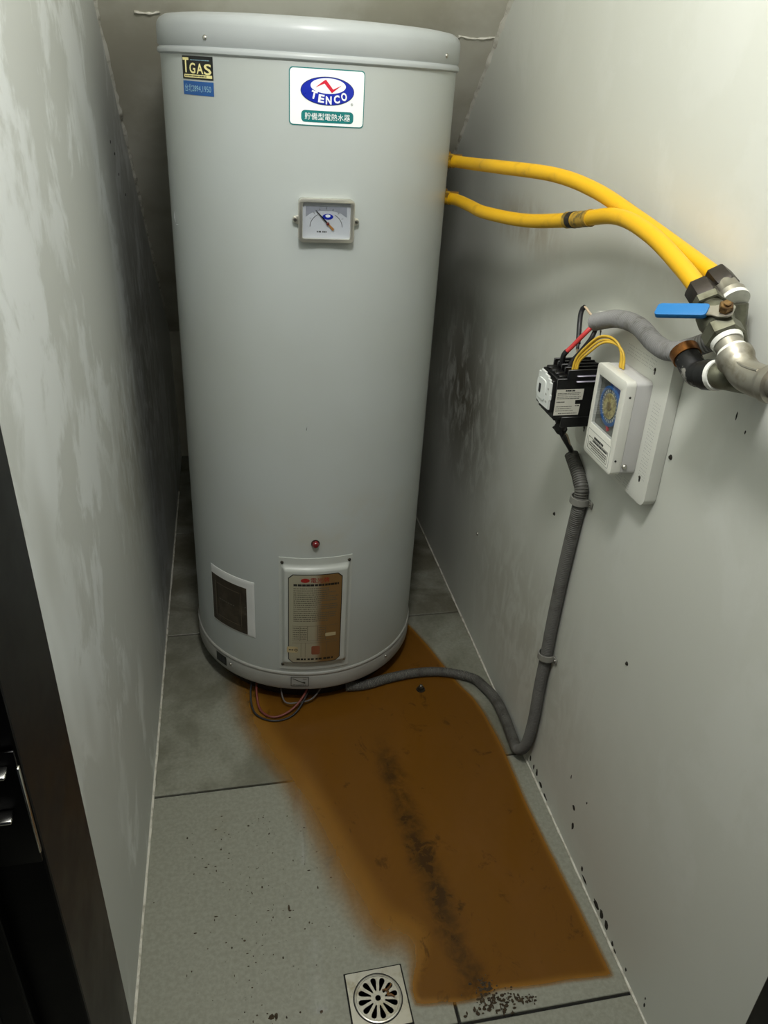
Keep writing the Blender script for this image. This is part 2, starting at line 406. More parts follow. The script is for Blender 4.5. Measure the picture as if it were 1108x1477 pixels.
# brand label
W_, H_ = .139, .0935; LU, LZ = deg(-.35), 1.4655
def fx(p): return ((p[0]-130)/880*W_-W_/2, H_/2-(p[1]-95)/680*H_)
st = sticker('brand_label', [rrect(-W_/2, -H_/2, W_/2, H_/2, .007)], .0004, M_teal, tank, LU, LZ, 'white brand label with blue oval logo and teal strip')
sticker('label_face', [rrect(-W_/2+.0018, -H_/2+.0018, W_/2-.0018, H_/2-.0018, .006)], .0009, M_white, st, LU, LZ)
def fell(x0, y0, x1, y1):
    a = fx((x0, y0)); c = fx((x1, y1)); return ellipse((a[0]+c[0])/2, (a[1]+c[1])/2, (c[0]-a[0])/2, (a[1]-c[1])/2)
sticker('logo_rim', [fell(262, 188, 880, 522)], .0014, simple('navy_print', (40, 52, 84), .35), st, LU, LZ)
sticker('logo_oval', [fell(268, 196, 874, 514)], .0018, M_blue, st, LU, LZ)
sticker('logo_window', [fell(375, 205, 778, 385)], .0022, M_white, st, LU, LZ)
sticker('logo_zigzag', [[fx(q) for q in ((430, 318), (520, 240), (548, 222), (632, 332), (728, 280), (618, 374), (532, 268))]], .0026, M_red, st, LU, LZ)
for ch, x, y, r, s in (('T', 416, 405, -14, 1), ('E', 499, 444, -6, 1), ('N', 583, 460, 0, 1), ('C', 676, 444, 8, 1), ('O', 759, 410, 15, 1)):
    q = fx((x, y)); stext('logo_letter', ch, .0172, LU+q[0], LZ+q[1], .0026, M_white, st, .0107, .0007, math.radians(r))
q0, q1 = fx((272, 728)), fx((880, 588))
sticker('label_strip', [rrect(q0[0], q0[1], q1[0], q1[1], .0065)], .0014, M_teal, st, LU, LZ)
stext('label_text', '貯備型電熱水器', .0125, LU+(q0[0]+q1[0])/2, LZ+(q0[1]+q1[1])/2, .0018, M_white, st, .083, 0)
q = fx((857, 497)); stext('label_text', '®', .006, LU+q[0], LZ+q[1], .0014, M_ink, st)
# installer stickers
U0 = deg(-49.3); WZ = deg(16.0); z0, z1 = 1.4805, 1.5185; HZ = z1-z0
sg = sticker('installer_sticker', [rrect(-WZ/2, z0, WZ/2, z1, .0006)], .0004, M_stblack, tank, U0, 0, 'black sticker lettered in cream')
def gx(px, py): return ((px-60)/880*WZ-WZ/2, z1-(py-100)/790*HZ)
for ch, px, py, wd, hh in (('T', 185, 415, 200, 510), ('G', 390, 510, 175, 360), ('A', 605, 520, 185, 350), ('S', 810, 530, 190, 370)):
    q = gx(px, py); me = text_mesh(ch, .03, 0, .0006, wd/880*WZ)
    ys = [v.co.y for v in me.vertices]; k = (hh/790*HZ)/(max(ys)-min(ys))
    for v in me.vertices: v.co.y *= k
    finish('sticker_letter', wrap(me, U0+q[0], q[1], .0009), M_cream, sg, False)
q0, q1 = gx(120, 830), gx(915, 725)
sticker('sticker_strip', [rrect(q0[0], q0[1], q1[0], q1[1], .0004)], .0009, M_cream, sg, U0)
def dashes(name, rows, off, m, parent, u0, lo=.3, hi=1.0, gap=.0006, h=.0012, mat3=None, proj=None):
    """rows of illegible print: (x0, x1, y) -> one thin part"""
    mb = MB()
    for x0, x1, y in rows:
        x = x0
        while x < x1-h*.4:
            wd = min(h*random.uniform(lo, hi)*1.6, x1-x)
            P = [(x, y-h/2), (x+wd, y-h/2), (x+wd, y+h/2), (x, y+h/2)]
            if proj: mb.add([proj(px, py) for px, py in P], [(0, 1, 2, 3)])
            else: mb.add([cyl_pt(u0+px, py, off) for px, py in P], [(0, 1, 2, 3)])
            x += wd+gap*random.uniform(.6, 1.8)
    o = mb.build(name, m, parent, False); o['kind'] = 'stuff'; return o
dashes('sticker_print', [(q0[0]+.003, q1[0]-.012, (q0[1]+q1[1])/2)], .0014, M_stblack, sg, U0, h=.002)
qa, qb = gx(330, 235), gx(860, 235)
dashes('sticker_print', [(qa[0], qb[0], qa[1])], .0009, M_ltblue, sg, U0, h=.0014)
sb = sticker('phone_sticker', [rrect(-WZ/2, 1.4545, WZ/2, 1.4775, .0005)], .0004, M_bluest, tank, U0, 0, 'blue sticker with a pale telephone number')
stext('sticker_text', '台北2894,1950', .014, U0, 1.466, .0009, M_ltblue, sb, WZ*.86, 0)
# thermometer gauge
GZ = 1.2555; GA = 0.0
gm = Matrix.Translation((0, -TR, GZ)) @ Matrix.Rotation(math.radians(90), 4, 'X')   # local x right, y up, z towards the viewer
gauge = empty('gauge'); gauge.parent = tank; gauge.matrix_local = gm; gauge['label'] = 'chrome-framed rectangular thermometer gauge'
GW, GH = .108, .080
def gpart(name, loops, z0, z1, m, bevel=0, parent=gauge):
    me = shape_mesh(loops, (z1-z0)/2)
    for v in me.vertices: v.co.z += (z0+z1)/2
    return finish(name, me, m, parent, True, bevel, 2, 35)
fr = gpart('frame', [rrect(-GW/2, -GH/2, GW/2, GH/2, .009), rrect(-GW/2+.0072, -GH/2+.0068, GW/2-.0072, GH/2-.0068, .004)], -.004, .0135, simple('frame_metal', (214, 212, 200), .3, .85, .05, 30), .0015)
gpart('gauge_back', [rrect(-GW/2+.004, -GH/2+.004, GW/2-.004, GH/2-.004, .006)], -.004, .0035, M_casegrey)
fc = gpart('dial_face', [rrect(-GW/2+.0065, -GH/2+.006, GW/2-.0065, GH/2-.006, .004)], .0035, .0045, M_dial)
gpart('dial_band', [[(-.040, .006), (-.028, .014), (-.012, .0175), (.012, .0175), (.028, .014), (.040, .006), (.040, .026), (-.040, .026)]], .0045, .0049, simple('dial_band_grey', (150, 152, 160), .4), 0, fc)
gpart('dial_logo', [ellipse(.003, .007, .0105, .0052)], .0049, .0053, M_blue, 0, fc)
gpart('dial_logo_window', [ellipse(.003, .0085, .005, .0027)], .0053, .0057, M_white, 0, fc)
for s in (-1, 1):
    pts = [(s*.030*math.cos(a)+.002*s, -.012+.026*math.sin(a)) for a in [math.radians(x) for x in range(0, 62, 6)]]
    inn = [(p[0]*.97, (p[1]+.012)*.97-.012) for p in pts][::-1]
    gpart('dial_arc', [pts+inn], .0046, .0050, M_ink, 0, fc)
for k in range(7):
    a = math.radians(25+k*21.7); c, s_ = math.cos(a), math.sin(a)
    gpart('dial_tick', [[(-.036*c-.0005, -.010+.034*s_), (-.036*c+.0005, -.010+.034*s_), (-.033*c+.0005, -.010+.0305*s_), (-.033*c-.0005, -.010+.0305*s_)]], .0049, .0053, M_ink, 0, fc)
def bar(p, q, w0, w1):
    p, q = Vector(p), Vector(q); d = (q-p).normalized(); n = Vector((-d.y, d.x)); return [tuple(p+n*w0), tuple(q+n*w1), tuple(q-n*w1), tuple(p-n*w0)]
nd = gpart('needle', [bar((-.0205, .0185), (.003, -.0055), .0006, .0014)], .0070, .0076, M_stblack)
gpart('needle_tail', [bar((.003, -.0055), (.0145, -.0170), .0014, .0022)], .0070, .0077, simple('needle_tan', (176, 120, 60), .4), 0, nd)
b = MB(); b.lathe([(.003, .0045), (.003, .0085), (.0015, .0095), (0, .0096)], 16, c=(.003, -.0055, 0)); b.build('pivot', simple('pivot_red', (110, 40, 30), .4), nd)
dashm = MB()
for x in (-.018, -.0145, -.012, -.007, -.004, -.001): dashm.box((x, -.0225, .0045), (x+.002, -.0195, .0048))
dashm.build('dial_print', M_ink, fc, False)
gpart('glass', [rrect(-GW/2+.0065, -GH/2+.006, GW/2-.0065, GH/2-.006, .005)], .0105, .0115, M_pane)
for s in (-1, 1):
    y = .0 if s < 0 else -.001
    ear = gpart('ear', [[(s*(GW/2-.004), y+.010), (s*(GW/2+.001), y+.0075), (s*(GW/2+.009), y+.0055), (s*(GW/2+.0115), y), (s*(GW/2+.009), y-.0055), (s*(GW/2+.001), y-.0085), (s*(GW/2-.004), y-.012)]], -.004, .004, MATS['frame_metal'], .001, fr)
    b = MB(); b.lathe([(.0042, .003), (.0042, .0045), (.003, .0062), (0, .0068)], 14, c=(s*(GW/2+.0065), y, 0)); b.build('screw', M_screw, ear)
# red pilot lamp
a = math.radians(-1.7); d = Vector((math.sin(a), -math.cos(a), 0)); o = d*TR; o.z = .517
b = MB(); b.lathe([(.0105, -.002), (.0105, .002), (.0085, .003)], 24, axis=(o, d)); pl = b.build('pilot_lamp', simple('lamp_bezel', (52, 22, 20), .35), tank)
b = MB(); b.lathe([(.0085, .002), (.0085, .007), (.007, .0105), (.004, .0125), (0, .013)], 24, axis=(o, d)); b.build('lens', M_redlens, pl)
# curved patches with a height profile
def patch(name, a0, a1, z0, z1, hf, m, parent, nu=60, nv=80):
    vs = []; fs = []; u0_, u1_ = deg(a0), deg(a1)
    for j in range(nv+1):
        for i in range(nu+1):
            s, t = i/nu, j/nv; uu = u0_+(u1_-u0_)*s; z = z0+(z1-z0)*t
            vs.append(cyl_pt(uu, z, hf(min(s, 1-s)*(u1_-u0_), min(t, 1-t)*(z1-z0))))
    for j in range(nv):
        for i in range(nu): k = j*(nu+1)+i; fs.append((k, k+1, k+nu+2, k+nu+1))
    ring = [i for i in range(nu+1)] + [j*(nu+1)+nu for j in range(1, nv+1)] + [nv*(nu+1)+i for i in range(nu-1, -1, -1)] + [j*(nu+1) for j in range(nv-1, 0, -1)]
    n0 = len(vs)
    for k in ring:
        v = Vector(vs[k]); h = Vector((v.x, v.y)).normalized()*(TR-.001); vs.append((h.x, h.y, v.z))
    L = len(ring)
    for k in range(L): fs.append((ring[k], ring[(k+1) % L], n0+(k+1) % L, n0+k))
    me = bpy.data.meshes.new(name); me.from_pydata(vs, [], fs)
    return finish(name, me, m, parent, True, 0, 2, 50)
def sstep(x, a, b): t = max(0, min(1, (x-a)/(b-a))); return t*t*(3-2*t)
def emboss(du, dz):
    # flange, rounded groove, raised field
    dd = min(du-.006, dz-.020)
    return .0022 + .0105*sstep(dd, 0, .011)
cov = patch('access_cover', -18.2, 15.8, .128, .4755, emboss, simple('cover_enamel', (186, 190, 184), .33, 0, .04, 10), tank)
for a_, z_ in ((-16.6, .462), (14.2, .462), (-16.6, .144), (13.6, .150)): screw_on_tank(deg(a_), z_, .0025, cov, .0042, M_darkscrew if (a_, z_) != (13.6, .150) else M_screw)
PA0, PA1, PZ0, PZ1 = deg(-13.6), deg(10.6), .160, .436
def cham(x0, y0, x1, y1, c): return [(x0+c, y0), (x1-c, y0), (x1, y0+c), (x1, y1-c), (x1-c, y1), (x0+c, y1), (x0, y1-c), (x0, y0+c)]
npb = sticker('nameplate', [cham(PA0, PZ0, PA1, PZ1, .011)], .0128, M_stblack, cov, 0, 0, 'rust-stained instruction plate with black outline and small print')
sticker('plate_face', [cham(PA0+.0022, PZ0+.0022, PA1-.0022, PZ1-.0022, .010)], .0133, M_foil, npb)
# small print on the plate (too fine to read in the photograph)
pw = PA1-PA0
def py_(f): return PZ1-(PZ1-PZ0)*f
o_ = sticker('plate_logo', [ellipse(PA0+pw*.31, py_(.062), .0105, .0062)], .0138, simple('red_ink', (150, 30, 24), .45), npb)
stext('plate_title', '電光牌', .0165, PA0+pw*.58, py_(.060), .0138, MATS['red_ink'], npb, .044, 0)
dashes('plate_print', [(PA0+pw*.10, PA0+pw*.93, py_(.112))], .0138, M_stblack, npb, 0, .5, 1.0, .0010, .0062)
rows = []
for k in range(17):
    f = .15+k*.0225; rows.append((PA0+pw*.10, PA0+pw*random.choice((.9, .93, .6, .88, .75)), py_(f)))
dashes('plate_print', rows, .0138, M_dim, npb, 0, .3, 1.2, .0008, .0026)
tb = MB()
def pbar(x0, f0, x1, f1, mb):
    n = max(1, int(abs(x1-x0)*pw/.008)); 
    for k in range(n):
        xa, xb = PA0+pw*(x0+(x1-x0)*k/n), PA0+pw*(x0+(x1-x0)*(k+1)/n)
        mb.add([cyl_pt(xa, py_(f0), .0139), cyl_pt(xb, py_(f0), .0139), cyl_pt(xb, py_(f1), .0139), cyl_pt(xa, py_(f1), .0139)], [(0, 1, 2, 3)])
for f in (.565, .735, .76): pbar(.08, f, .93, f+.003, tb)
for x in (.22, .36, .55, .70): pbar(x, .565, x+.008, .735, tb)
for x in (.24, .32, .72): pbar(x, .76, x+.006, .93, tb)
tb.build('plate_table', M_dim, npb, False)['kind'] = 'stuff'
rows = [(PA0+pw*x, PA0+pw*(x+.12), py_(f)) for x in (.09, .23, .57) for f in (.59, .615, .64, .665, .69, .715)]
dashes('plate_print', rows, .0139, M_dim, npb, 0, .3, 1.0, .0008, .0026)
dashes('plate_print', [(PA0+pw*.16, PA0+pw*.86, py_(.955))], .0138, M_stblack, npb, 0, .5, .9, .0026, .0060)
sticker('plate_stamp', [rrect(PA0+pw*.44, py_(.90), PA0+pw*.60, py_(.80), .004)], .0138, simple('faded_red_ink', (132, 78, 54), .5), npb)
sticker('plate_sticker', [rrect(PA0+pw*.70, py_(.692), PA0+pw*.90, py_(.655), .001)], .0143, M_cream_dull if False else simple('buff_paper', (186, 170, 130), .6), npb)
ps = sticker('tag_sticker', [rrect(PA0-.003, py_(.875), PA0+pw*.185, py_(.805), .004)], .0143, MATS['buff_paper'], npb)
sticker('tag_print', [ellipse(PA0+pw*.15, py_(.842), .0042, .0042, 24), ellipse(PA0+pw*.15, py_(.842), .0026, .0026, 24)], .0148, M_ink, ps)
dashes('tag_print', [(PA0+.002, PA0+pw*.11, py_(.842))], .0148, M_ink, ps, 0, .4, .8, .001, .004)
# white framed dark plate
wp = patch('data_plate', -58.2, -30.5, .211, .384, lambda a, c: .0012+.0012*sstep(min(a, c), 0, .004), simple('plate_white', (214, 216, 214), .4, 0, .03, 12), tank, 40, 40)
def demb(a, c):
    e = min(a, c); return .0030+.0010*sstep(e, .016, .0175)*(1-sstep(e, .020, .0215))
dpl = patch('plate_panel', -57.2, -34.5, .216, .361, demb, M_darkplate, wp, 60, 60)
ring_ = rrect(deg(-54.6), .2345, deg(-37.6), .3425, .002); rin_ = rrect(deg(-54.1)+.001, .2385, deg(-38.1)-.001, .3385, .0015)
sticker('plate_border', [ring_, rin_[::-1]], .0034, simple('worn_border', (98, 88, 72), .42, .3), dpl)
dashes('plate_print', [(deg(-52), deg(-41), .293)], .0032, simple('plate_worn_ink', (96, 92, 78), .5), dpl, 0, .6, 1.5, .002, .0035)
for z_ in (.280, .300): screw_on_tank(deg(-35.3), z_, .003, dpl, .0025, M_darkscrew)
# skirt stickers
ss = sticker('skirt_sticker', [rrect(deg(-56.6), .074, deg(-48.8), .1035, .0004)], .0040, M_stblack, sko)
for x in (-53.6, -52.2, -50.8): sticker('sticker_bar', [rrect(deg(x), .080, deg(x)+.002, .098, .0002)], .0045, simple('navy_ink', (50, 54, 66), .4), ss)
sq = sticker('skirt_mark', [rrect(deg(-12.6), .0715, deg(-3.8), .1035, .0004), rrect(deg(-12.6)+.0016, .0731, deg(-3.8)-.0016, .1019, .0003)], .0040, M_ink, sko)
u1_, u2_ = deg(-11.6), deg(-4.8)
for lp in ([(u1_, .0985), (u2_-.005, .083), (u2_-.006, .0812), (u1_, .0965)], [(u2_-.011, .0865), (u2_-.004, .0868), (u2_-.0035, .0815), (u2_-.006, .081)], [(u2_-.010, .0965), (u2_, .0965), (u2_, .0955), (u2_-.010, .0955)]):
    sticker('mark_line', [lp], .0040, M_ink, sq)
dashes('mark_print', [(u1_, u2_, .0765)], .0044, M_ink, sq, 0, .4, .8, .0012, .002)
# hose connectors on the side, scuffs on the enamel
M_brass = simple('brass', (176, 132, 62), .38, .9, .15, 60)
def tdir(a): q = math.radians(a); return Vector((math.sin(q), -math.cos(q), 0))
for z_ in (1.3525, 1.2755):
    o = tdir(78)*(TR-.004); o.z = z_; b = MB(); b.lathe([(.0175, 0), (.0175, .008), (.0128, .009), (.0128, .034)], 20, axis=(o, tdir(78))); b.build('pipe_stub', M_brass, tank)
for lp in ([(deg(-76), 1.215), (deg(-75), 1.228), (deg(-73.6), 1.207), (deg(-74.4), 1.209)], [(deg(-73), 1.2045), (deg(-70), 1.2065), (deg(-70), 1.2052), (deg(-73), 1.203)]): sticker('scuff', [lp], .0003, M_white, tank)
sticker('scuff', [[(deg(-6.4), .812), (deg(-6.0), .822), (deg(-6.1), .812)]], .0003, M_ink, tank)
# ---------------------------------------------------------------- yellow hoses
def hose_mat():
    k = NT('yellow_hose'); f = k.noise(20, 5, .6); g = k.noise(160, 2, .5)
    k.l(k.mix(k.ramp(f, .55, .8), rgba((222, 172, 14)), rgba((184, 138, 22))), k.b.inputs['Base Color'])
    k.b.inputs['Roughness'].default_value = .42; k.bump(g, .05, .0006); return k.m
M_hose = hose_mat()
M_tape = patchy('dirty_tape', (176, 140, 44), (84, 74, 40), 60, .4, .65, .5, 0, .4)
M_hexblack = patchy('blackened_nut', (52, 46, 40), (30, 28, 26), 40, .4, .65, .42, .5, .3)
M_galv = patchy('galvanised_steel', (168, 164, 152), (120, 112, 92), 24, .45, .7, .4, .85, .15)
M_teflon = simple('teflon_tape', (226, 226, 218), .6, 0, .05, 120, .3)
M_valve = patchy('tarnished_nickel', (112, 112, 96), (68, 66, 52), 30, .4, .68, .42, .75, .2)
M_iron = patchy('black_iron', (24, 24, 24), (150, 148, 140), 45, .55, .60, .5, .2, .5)
M_bolt = patchy('rusty_brass_nut', (132, 104, 62), (86, 64, 40), 60, .4, .6, .45, .7, .3)
def axis_pts(a, b, n=2): a, b = Vector(a), Vector(b); return [a.lerp(b, k/(n-1)) for k in range(n)]
def hexnut(mb, a, b, r, ch=.12):
    a, b = Vector(a), Vector(b); mb.tube([a, a.lerp(b, ch), a.lerp(b, 1-ch), b], [r*.9, r, r, r*.9], 6)
def make_hose(label, pts, nut, bands):
    e = empty('water_hose', pts[0]); inv = Matrix.Translation(-Vector(pts[0])); tag(e, label, 'hose')
    P = spline(pts, .012); L = lambda q: [inv @ Vector(v) for v in q]
    b = MB(); b.tube(L(P), .0123, 20); h = b.build('hose_tube', M_hose, e)
    for (i0, i1, m, r) in bands:
        n = len(P)-1; seg = P[int(i0*n):max(int(i0*n)+3, int(i1*n)+1)]
        b = MB(); b.tube(L(seg), [r*random.uniform(.97, 1.03) for _ in seg], 20); b.build('hose_band', m, e)
    b = MB(); hexnut(b, inv @ Vector(nut[0]), inv @ Vector(nut[1]), .0195); b.build('nut', M_hexblack, e, True, 0, 2, 25)
    return e, inv
M_crimp = patchy('crimp_foil', (214, 170, 40), (120, 92, 30), 90, .42, .6, .4, .3, .4)
h1p = [(.4895, 1.8395, 1.345), (.515, 1.80, 1.3445), (.528, 1.70, 1.349), (.53, 1.572, 1.357), (.575, 1.40, 1.362), (.605, 1.288, 1.35), (.625, 1.169, 1.325), (.637, 1.052, 1.301), (.637, .950, 1.285)]
e1, inv = make_hose('upper yellow hose from heater side to the back fitting', h1p, ((.637, .955, 1.286), (.637, .925, 1.276)), [(.0, .03, M_crimp, .0140)])
b = MB(); b.tube([inv @ Vector(q) for q in ((.637, .93, 1.278), (.637, .913, 1.272), (.637, .912, 1.272), (.637, .902, 1.2665))], [.0165, .0165, .0185, .0185], 24); b.build('sleeve', M_galv, e1)
b = MB(); b.tube([inv @ Vector(q) for q in ((.637, .905, 1.268), (.637, .900, 1.2655))], .0195, 24); b.build('thread_tape', M_teflon, e1)
h2p = [(.488, 1.8395, 1.268), (.513, 1.80, 1.2675), (.522, 1.72, 1.266), (.525, 1.617, 1.267), (.56, 1.468, 1.275), (.59, 1.319, 1.300), (.598, 1.189, 1.325), (.600, 1.08, 1.318), (.602, .981, 1.292), (.603, .925, 1.272)]
e2, inv = make_hose('lower yellow hose with a dirty taped joint, running to the valve', h2p, ((.603, .935, 1.276), (.603, .907, 1.264)), [(.0, .03, M_crimp, .0140), (.545, .63, M_tape, .0136), (.545, .555, M_hexblack, .0139)])
# ---------------------------------------------------------------- ball valve with blue lever
V0, V1 = Vector((.603, .910, 1.264)), Vector((.603, .851, 1.232)); vd = (V1-V0).normalized()
valve = empty('ball_valve', V0); tag(valve, 'tarnished ball valve with worn blue lever handle under the yellow hoses', 'valve')
iv = Matrix.Translation(-V0)
b = MB(); O = Vector((0, 0, 0)); vl = (V1-V0).length
b.tube([O, O+vd*.010, O+vd*.013, O+vd*.022, O+vd*.034, O+vd*.046, O+vd*.049], [.0185, .0185, .0165, .0215, .0225, .0195, .0185], 24); vb = b.build('valve_body', M_valve, valve)
b = MB(); hexnut(b, O+vd*.047, O+vd*(vl+.001), .0245); b.build('hex_end', M_valve, valve, True, 0, 2, 25)
b = MB(); hexnut(b, O-vd*.001, O+vd*.012, .0225); b.build('hex_end', M_valve, valve, True, 0, 2, 25)
# stem points away from the wall and up
sd = Vector((-.22, -.48, .86)); sd = (sd - vd*sd.dot(vd)).normalized()
sc_ = O+vd*.044
b = MB(); b.tube([sc_+sd*.013, sc_+sd*.023, sc_+sd*.024, sc_+sd*.028], [.0105, .0095, .0065, .0065], 16); b.build('stem', M_valve, valve)
pl0 = sc_+sd*.026
tip = Vector((.547, .918, 1.2515))-V0
ld = (tip-pl0); Lh = ld.length; ld.normalize(); sn = (sd - ld*sd.dot(ld)).normalized(); side = ld.cross(sn)
LM = Matrix((ld, side, sn)).transposed().to_4x4(); LM.translation = pl0
me = shape_mesh([[(-.011, -.008), (-.006, -.0115), (.006, -.0115), (.014, -.0085), (.030, -.0085), (.034, -.009), (.034, .009), (.030, .0085), (.014, .0085), (.006, .0115), (-.006, .0115), (-.011, .008)]], .0013)
for v in me.vertices: v.co = LM @ v.co
lev = finish('lever', M_galv, None) if False else finish('lever', me, M_galv, valve, True, .0005, 1)
M_bluegrip = patchy('worn_blue_vinyl', (28, 112, 176), (150, 172, 168), 26, .60, .70, .42, 0, .15)
me = shape_mesh([rrect(.0195, -.0115, Lh+.006, .0100, .005)], .0032)
for v in me.vertices: v.co = LM @ v.co
finish('grip', me, M_bluegrip, lev, True, .0022, 2)
b = MB(); hexnut(b, pl0+sd*.001, pl0+sd*.011, .0088); b.build('stem_nut', M_bolt, valve, True, 0, 2, 25)
b = MB(); b.tube([pl0+sd*.010, pl0+sd*.0135], [.0048, .0044], 14); b.build('stem_end', M_bolt, valve)
# ---------------------------------------------------------------- steel elbow and pipe
el = empty('pipe_elbow', (.603, .83, 1.22)); tag(el, 'galvanised pipe elbow joining the valve, cut by the right edge', 'pipe')
ie = Matrix.Translation((-.603, -.83, -1.22))
E0 = V1 + vd*.002
b = MB(); b.tube([ie @ E0, ie @ (E0+vd*.024)], [.0170, .0170], 24); b.build('nipple', M_galv, el)
b = MB(); b.tube([ie @ E0, ie @ (E0+vd*.006)], [.0200, .0185], 24); b.build('thread_tape', M_teflon, el)
b = MB(); b.tube([ie @ (E0+vd*.018), ie @ (E0+vd*.025)], [.0185, .0196], 24); b.build('thread_tape', M_teflon, el)
C0 = E0+vd*.024; path = spline([C0, C0+vd*.014, C0+vd*.031+Vector((0, -.004, .001)), C0+vd*.040+Vector((0, -.022, .006)), C0+vd*.042+Vector((0, -.052, .013))], .004)
rr = []
for k, q in enumerate(path):
    s = k/(len(path)-1); rr.append(.0225 if s < .12 else (.0205 if s < .16 else (.0196 if s < .82 else .0222)))
b = MB(); b.tube([ie @ q for q in path], rr, 24); b.build('elbow', M_galv, el)
# mould seam along the elbow
b = MB(); sv = Vector((-.55, .25, .6)).normalized(); b.tube([ie @ (q+sv*.0195) for q in path[5:-4]], .0022, 8); b.build('mould_seam', M_galv, el)
pe = path[-1]; pd = (path[-1]-path[-3]).normalized()
b = MB(); b.tube([ie @ (pe-pd*.004), ie @ (pe+pd*.20)], .0165, 20); b.build('pipe', M_galv, el)
# ---------------------------------------------------------------- wall tee behind the valve, black elbow with brass ring
WT = Vector((XR-.001, .868, 1.186))
tee = empty('pipe_tee', WT); tag(tee, 'dull pipe tee fixed to the wall behind the valve', 'pipe fitting')
it = Matrix.Translation(-WT)
b = MB(); b.tube([it @ Vector(q) for q in ((.640, .878, 1.165), (.640, .874, 1.19), (.638, .895, 1.235), (.637, .8995, 1.264))], [.0175, .0195, .0175, .0165], 20); b.build('tee_branch', M_valve, tee)
b = MB(); b.tube([it @ Vector(q) for q in spline([(.599, .8505, 1.1865), (.600, .842, 1.189), (.610, .834, 1.189), (.640, .838, 1.182), (.6735, .850, 1.176)], .006)], .0172, 20); b.build('tee_outlet', M_valve, tee)
b = MB(); b.tube([it @ Vector(q) for q in ((.640, .880, 1.165), (.640, .8795, 1.158))], .0125, 6); b.build('plug', M_hexblack, tee, True, 0, 2, 25)
B0 = Vector((.600, .884, 1.1755))
be = empty('black_elbow', B0); tag(be, 'black iron elbow fitting with a brass ring below the valve', 'pipe fitting')
ib = Matrix.Translation(-B0)
b = MB(); b.tube([ib @ Vector(q) for q in spline([(.6, .921, 1.188), (.6, .905, 1.181), (.6, .893, 1.1755), (.6, .884, 1.1755), (.6, .872, 1.180), (.6, .864, 1.1825)], .004)], .0172, 20); b.build('elbow', M_iron, be)
b = MB(); b.tube([ib @ Vector(q) for q in ((.6, .868, 1.1805), (.6, .852, 1.1855), (.6, .846, 1.1875))], [.0198, .0198, .0185], 20); b.build('collar', simple('black_collar', (20, 20, 20), .45), be)
b = MB(); b.tube([ib @ Vector(q) for q in ((.6, .8475, 1.187), (.6, .8415, 1.189))], [.0202, .0192], 20); b.build('thread_tape', M_teflon, be)
b = MB(); b.tube([ib @ Vector(q) for q in ((.6, .918, 1.1865), (.6, .930, 1.1925))], [.0190, .0196], 24); b.build('brass_ring', patchy('brown_brass', (150, 98, 48), (96, 62, 34), 40, .4, .7, .4, .8, .2), be)
b = MB(); b.tube([ib @ Vector(q) for q in ((.6, .928, 1.1915), (.6, .9312, 1.1932))], .0150, 20); b.build('opening', M_black, be)
# ---------------------------------------------------------------- corrugated conduits
M_cond = patchy('grey_conduit', (134, 134, 132), (100, 98, 92), 30, .5, .75, .5, 0, .1)
M_cond2 = patchy('dark_grey_conduit', (94, 93, 88), (68, 66, 60), 30, .45, .75, .55, 0, .1)
def corrugated(name, pts, r, pitch, m, label, cat='conduit', ends=True, smooth_part=None):
    P = resample(spline(pts, .004), pitch/4); rad = [r if k % 4 < 2 else r*.88 for k in range(len(P))]
    e = empty(name, P[0]); i = Matrix.Translation(-P[0]); tag(e, label, cat)
    b = MB(); b.tube([i @ q for q in P], rad, 16); b.build('sheath', m, e, True, 0, 2, 32)
    for a, c in ((P[0], P[1]), (P[-1], P[-2])):
        d = (a-c).normalized(); b = MB(); b.tube([i @ (a+d*.0002), i @ (a+d*.0008)], r*.72, 14); b.build('open_end', M_black, e)
    return e
corrugated('cable_conduit', [(.615, 1.233, 1.147), (.625, 1.177, 1.168), (.63, 1.116, 1.174), (.63, 1.055, 1.164), (.632, 1.013, 1.165), (.642, .979, 1.180), (.6585, .955, 1.198), (.6735, .935, 1.207)], .0148, .0044, M_cond,
           'short grey corrugated conduit running over the top of the white board')
corrugated('cable_conduit', [(.6585, 1.325, .853), (.6595, 1.276, .823), (.6595, 1.257, .793), (.6595, 1.264, .703), (.6595, 1.274, .595), (.6595, 1.282, .461), (.6595, 1.284, .377), (.6595, 1.289, .274), (.659, 1.29, .164), (.657, 1.303, .075), (.653, 1.335, .026), (.655, 1.385, .020), (.657, 1.45, .024), (.655, 1.525, .022), (.640, 1.588, .015), (.617, 1.626, .0145), (.544, 1.661, .0145), (.464, 1.669, .0145), (.381, 1.658, .0145), (.325, 1.643, .0145), (.290, 1.639, .0146), (.256, 1.641, .0146)], .0140, .0046, M_cond2,
           'long dark grey corrugated conduit down the wall and across to the heater')
M_clip = simple('grey_clip', (136, 135, 128), .55, 0, .06, 40)
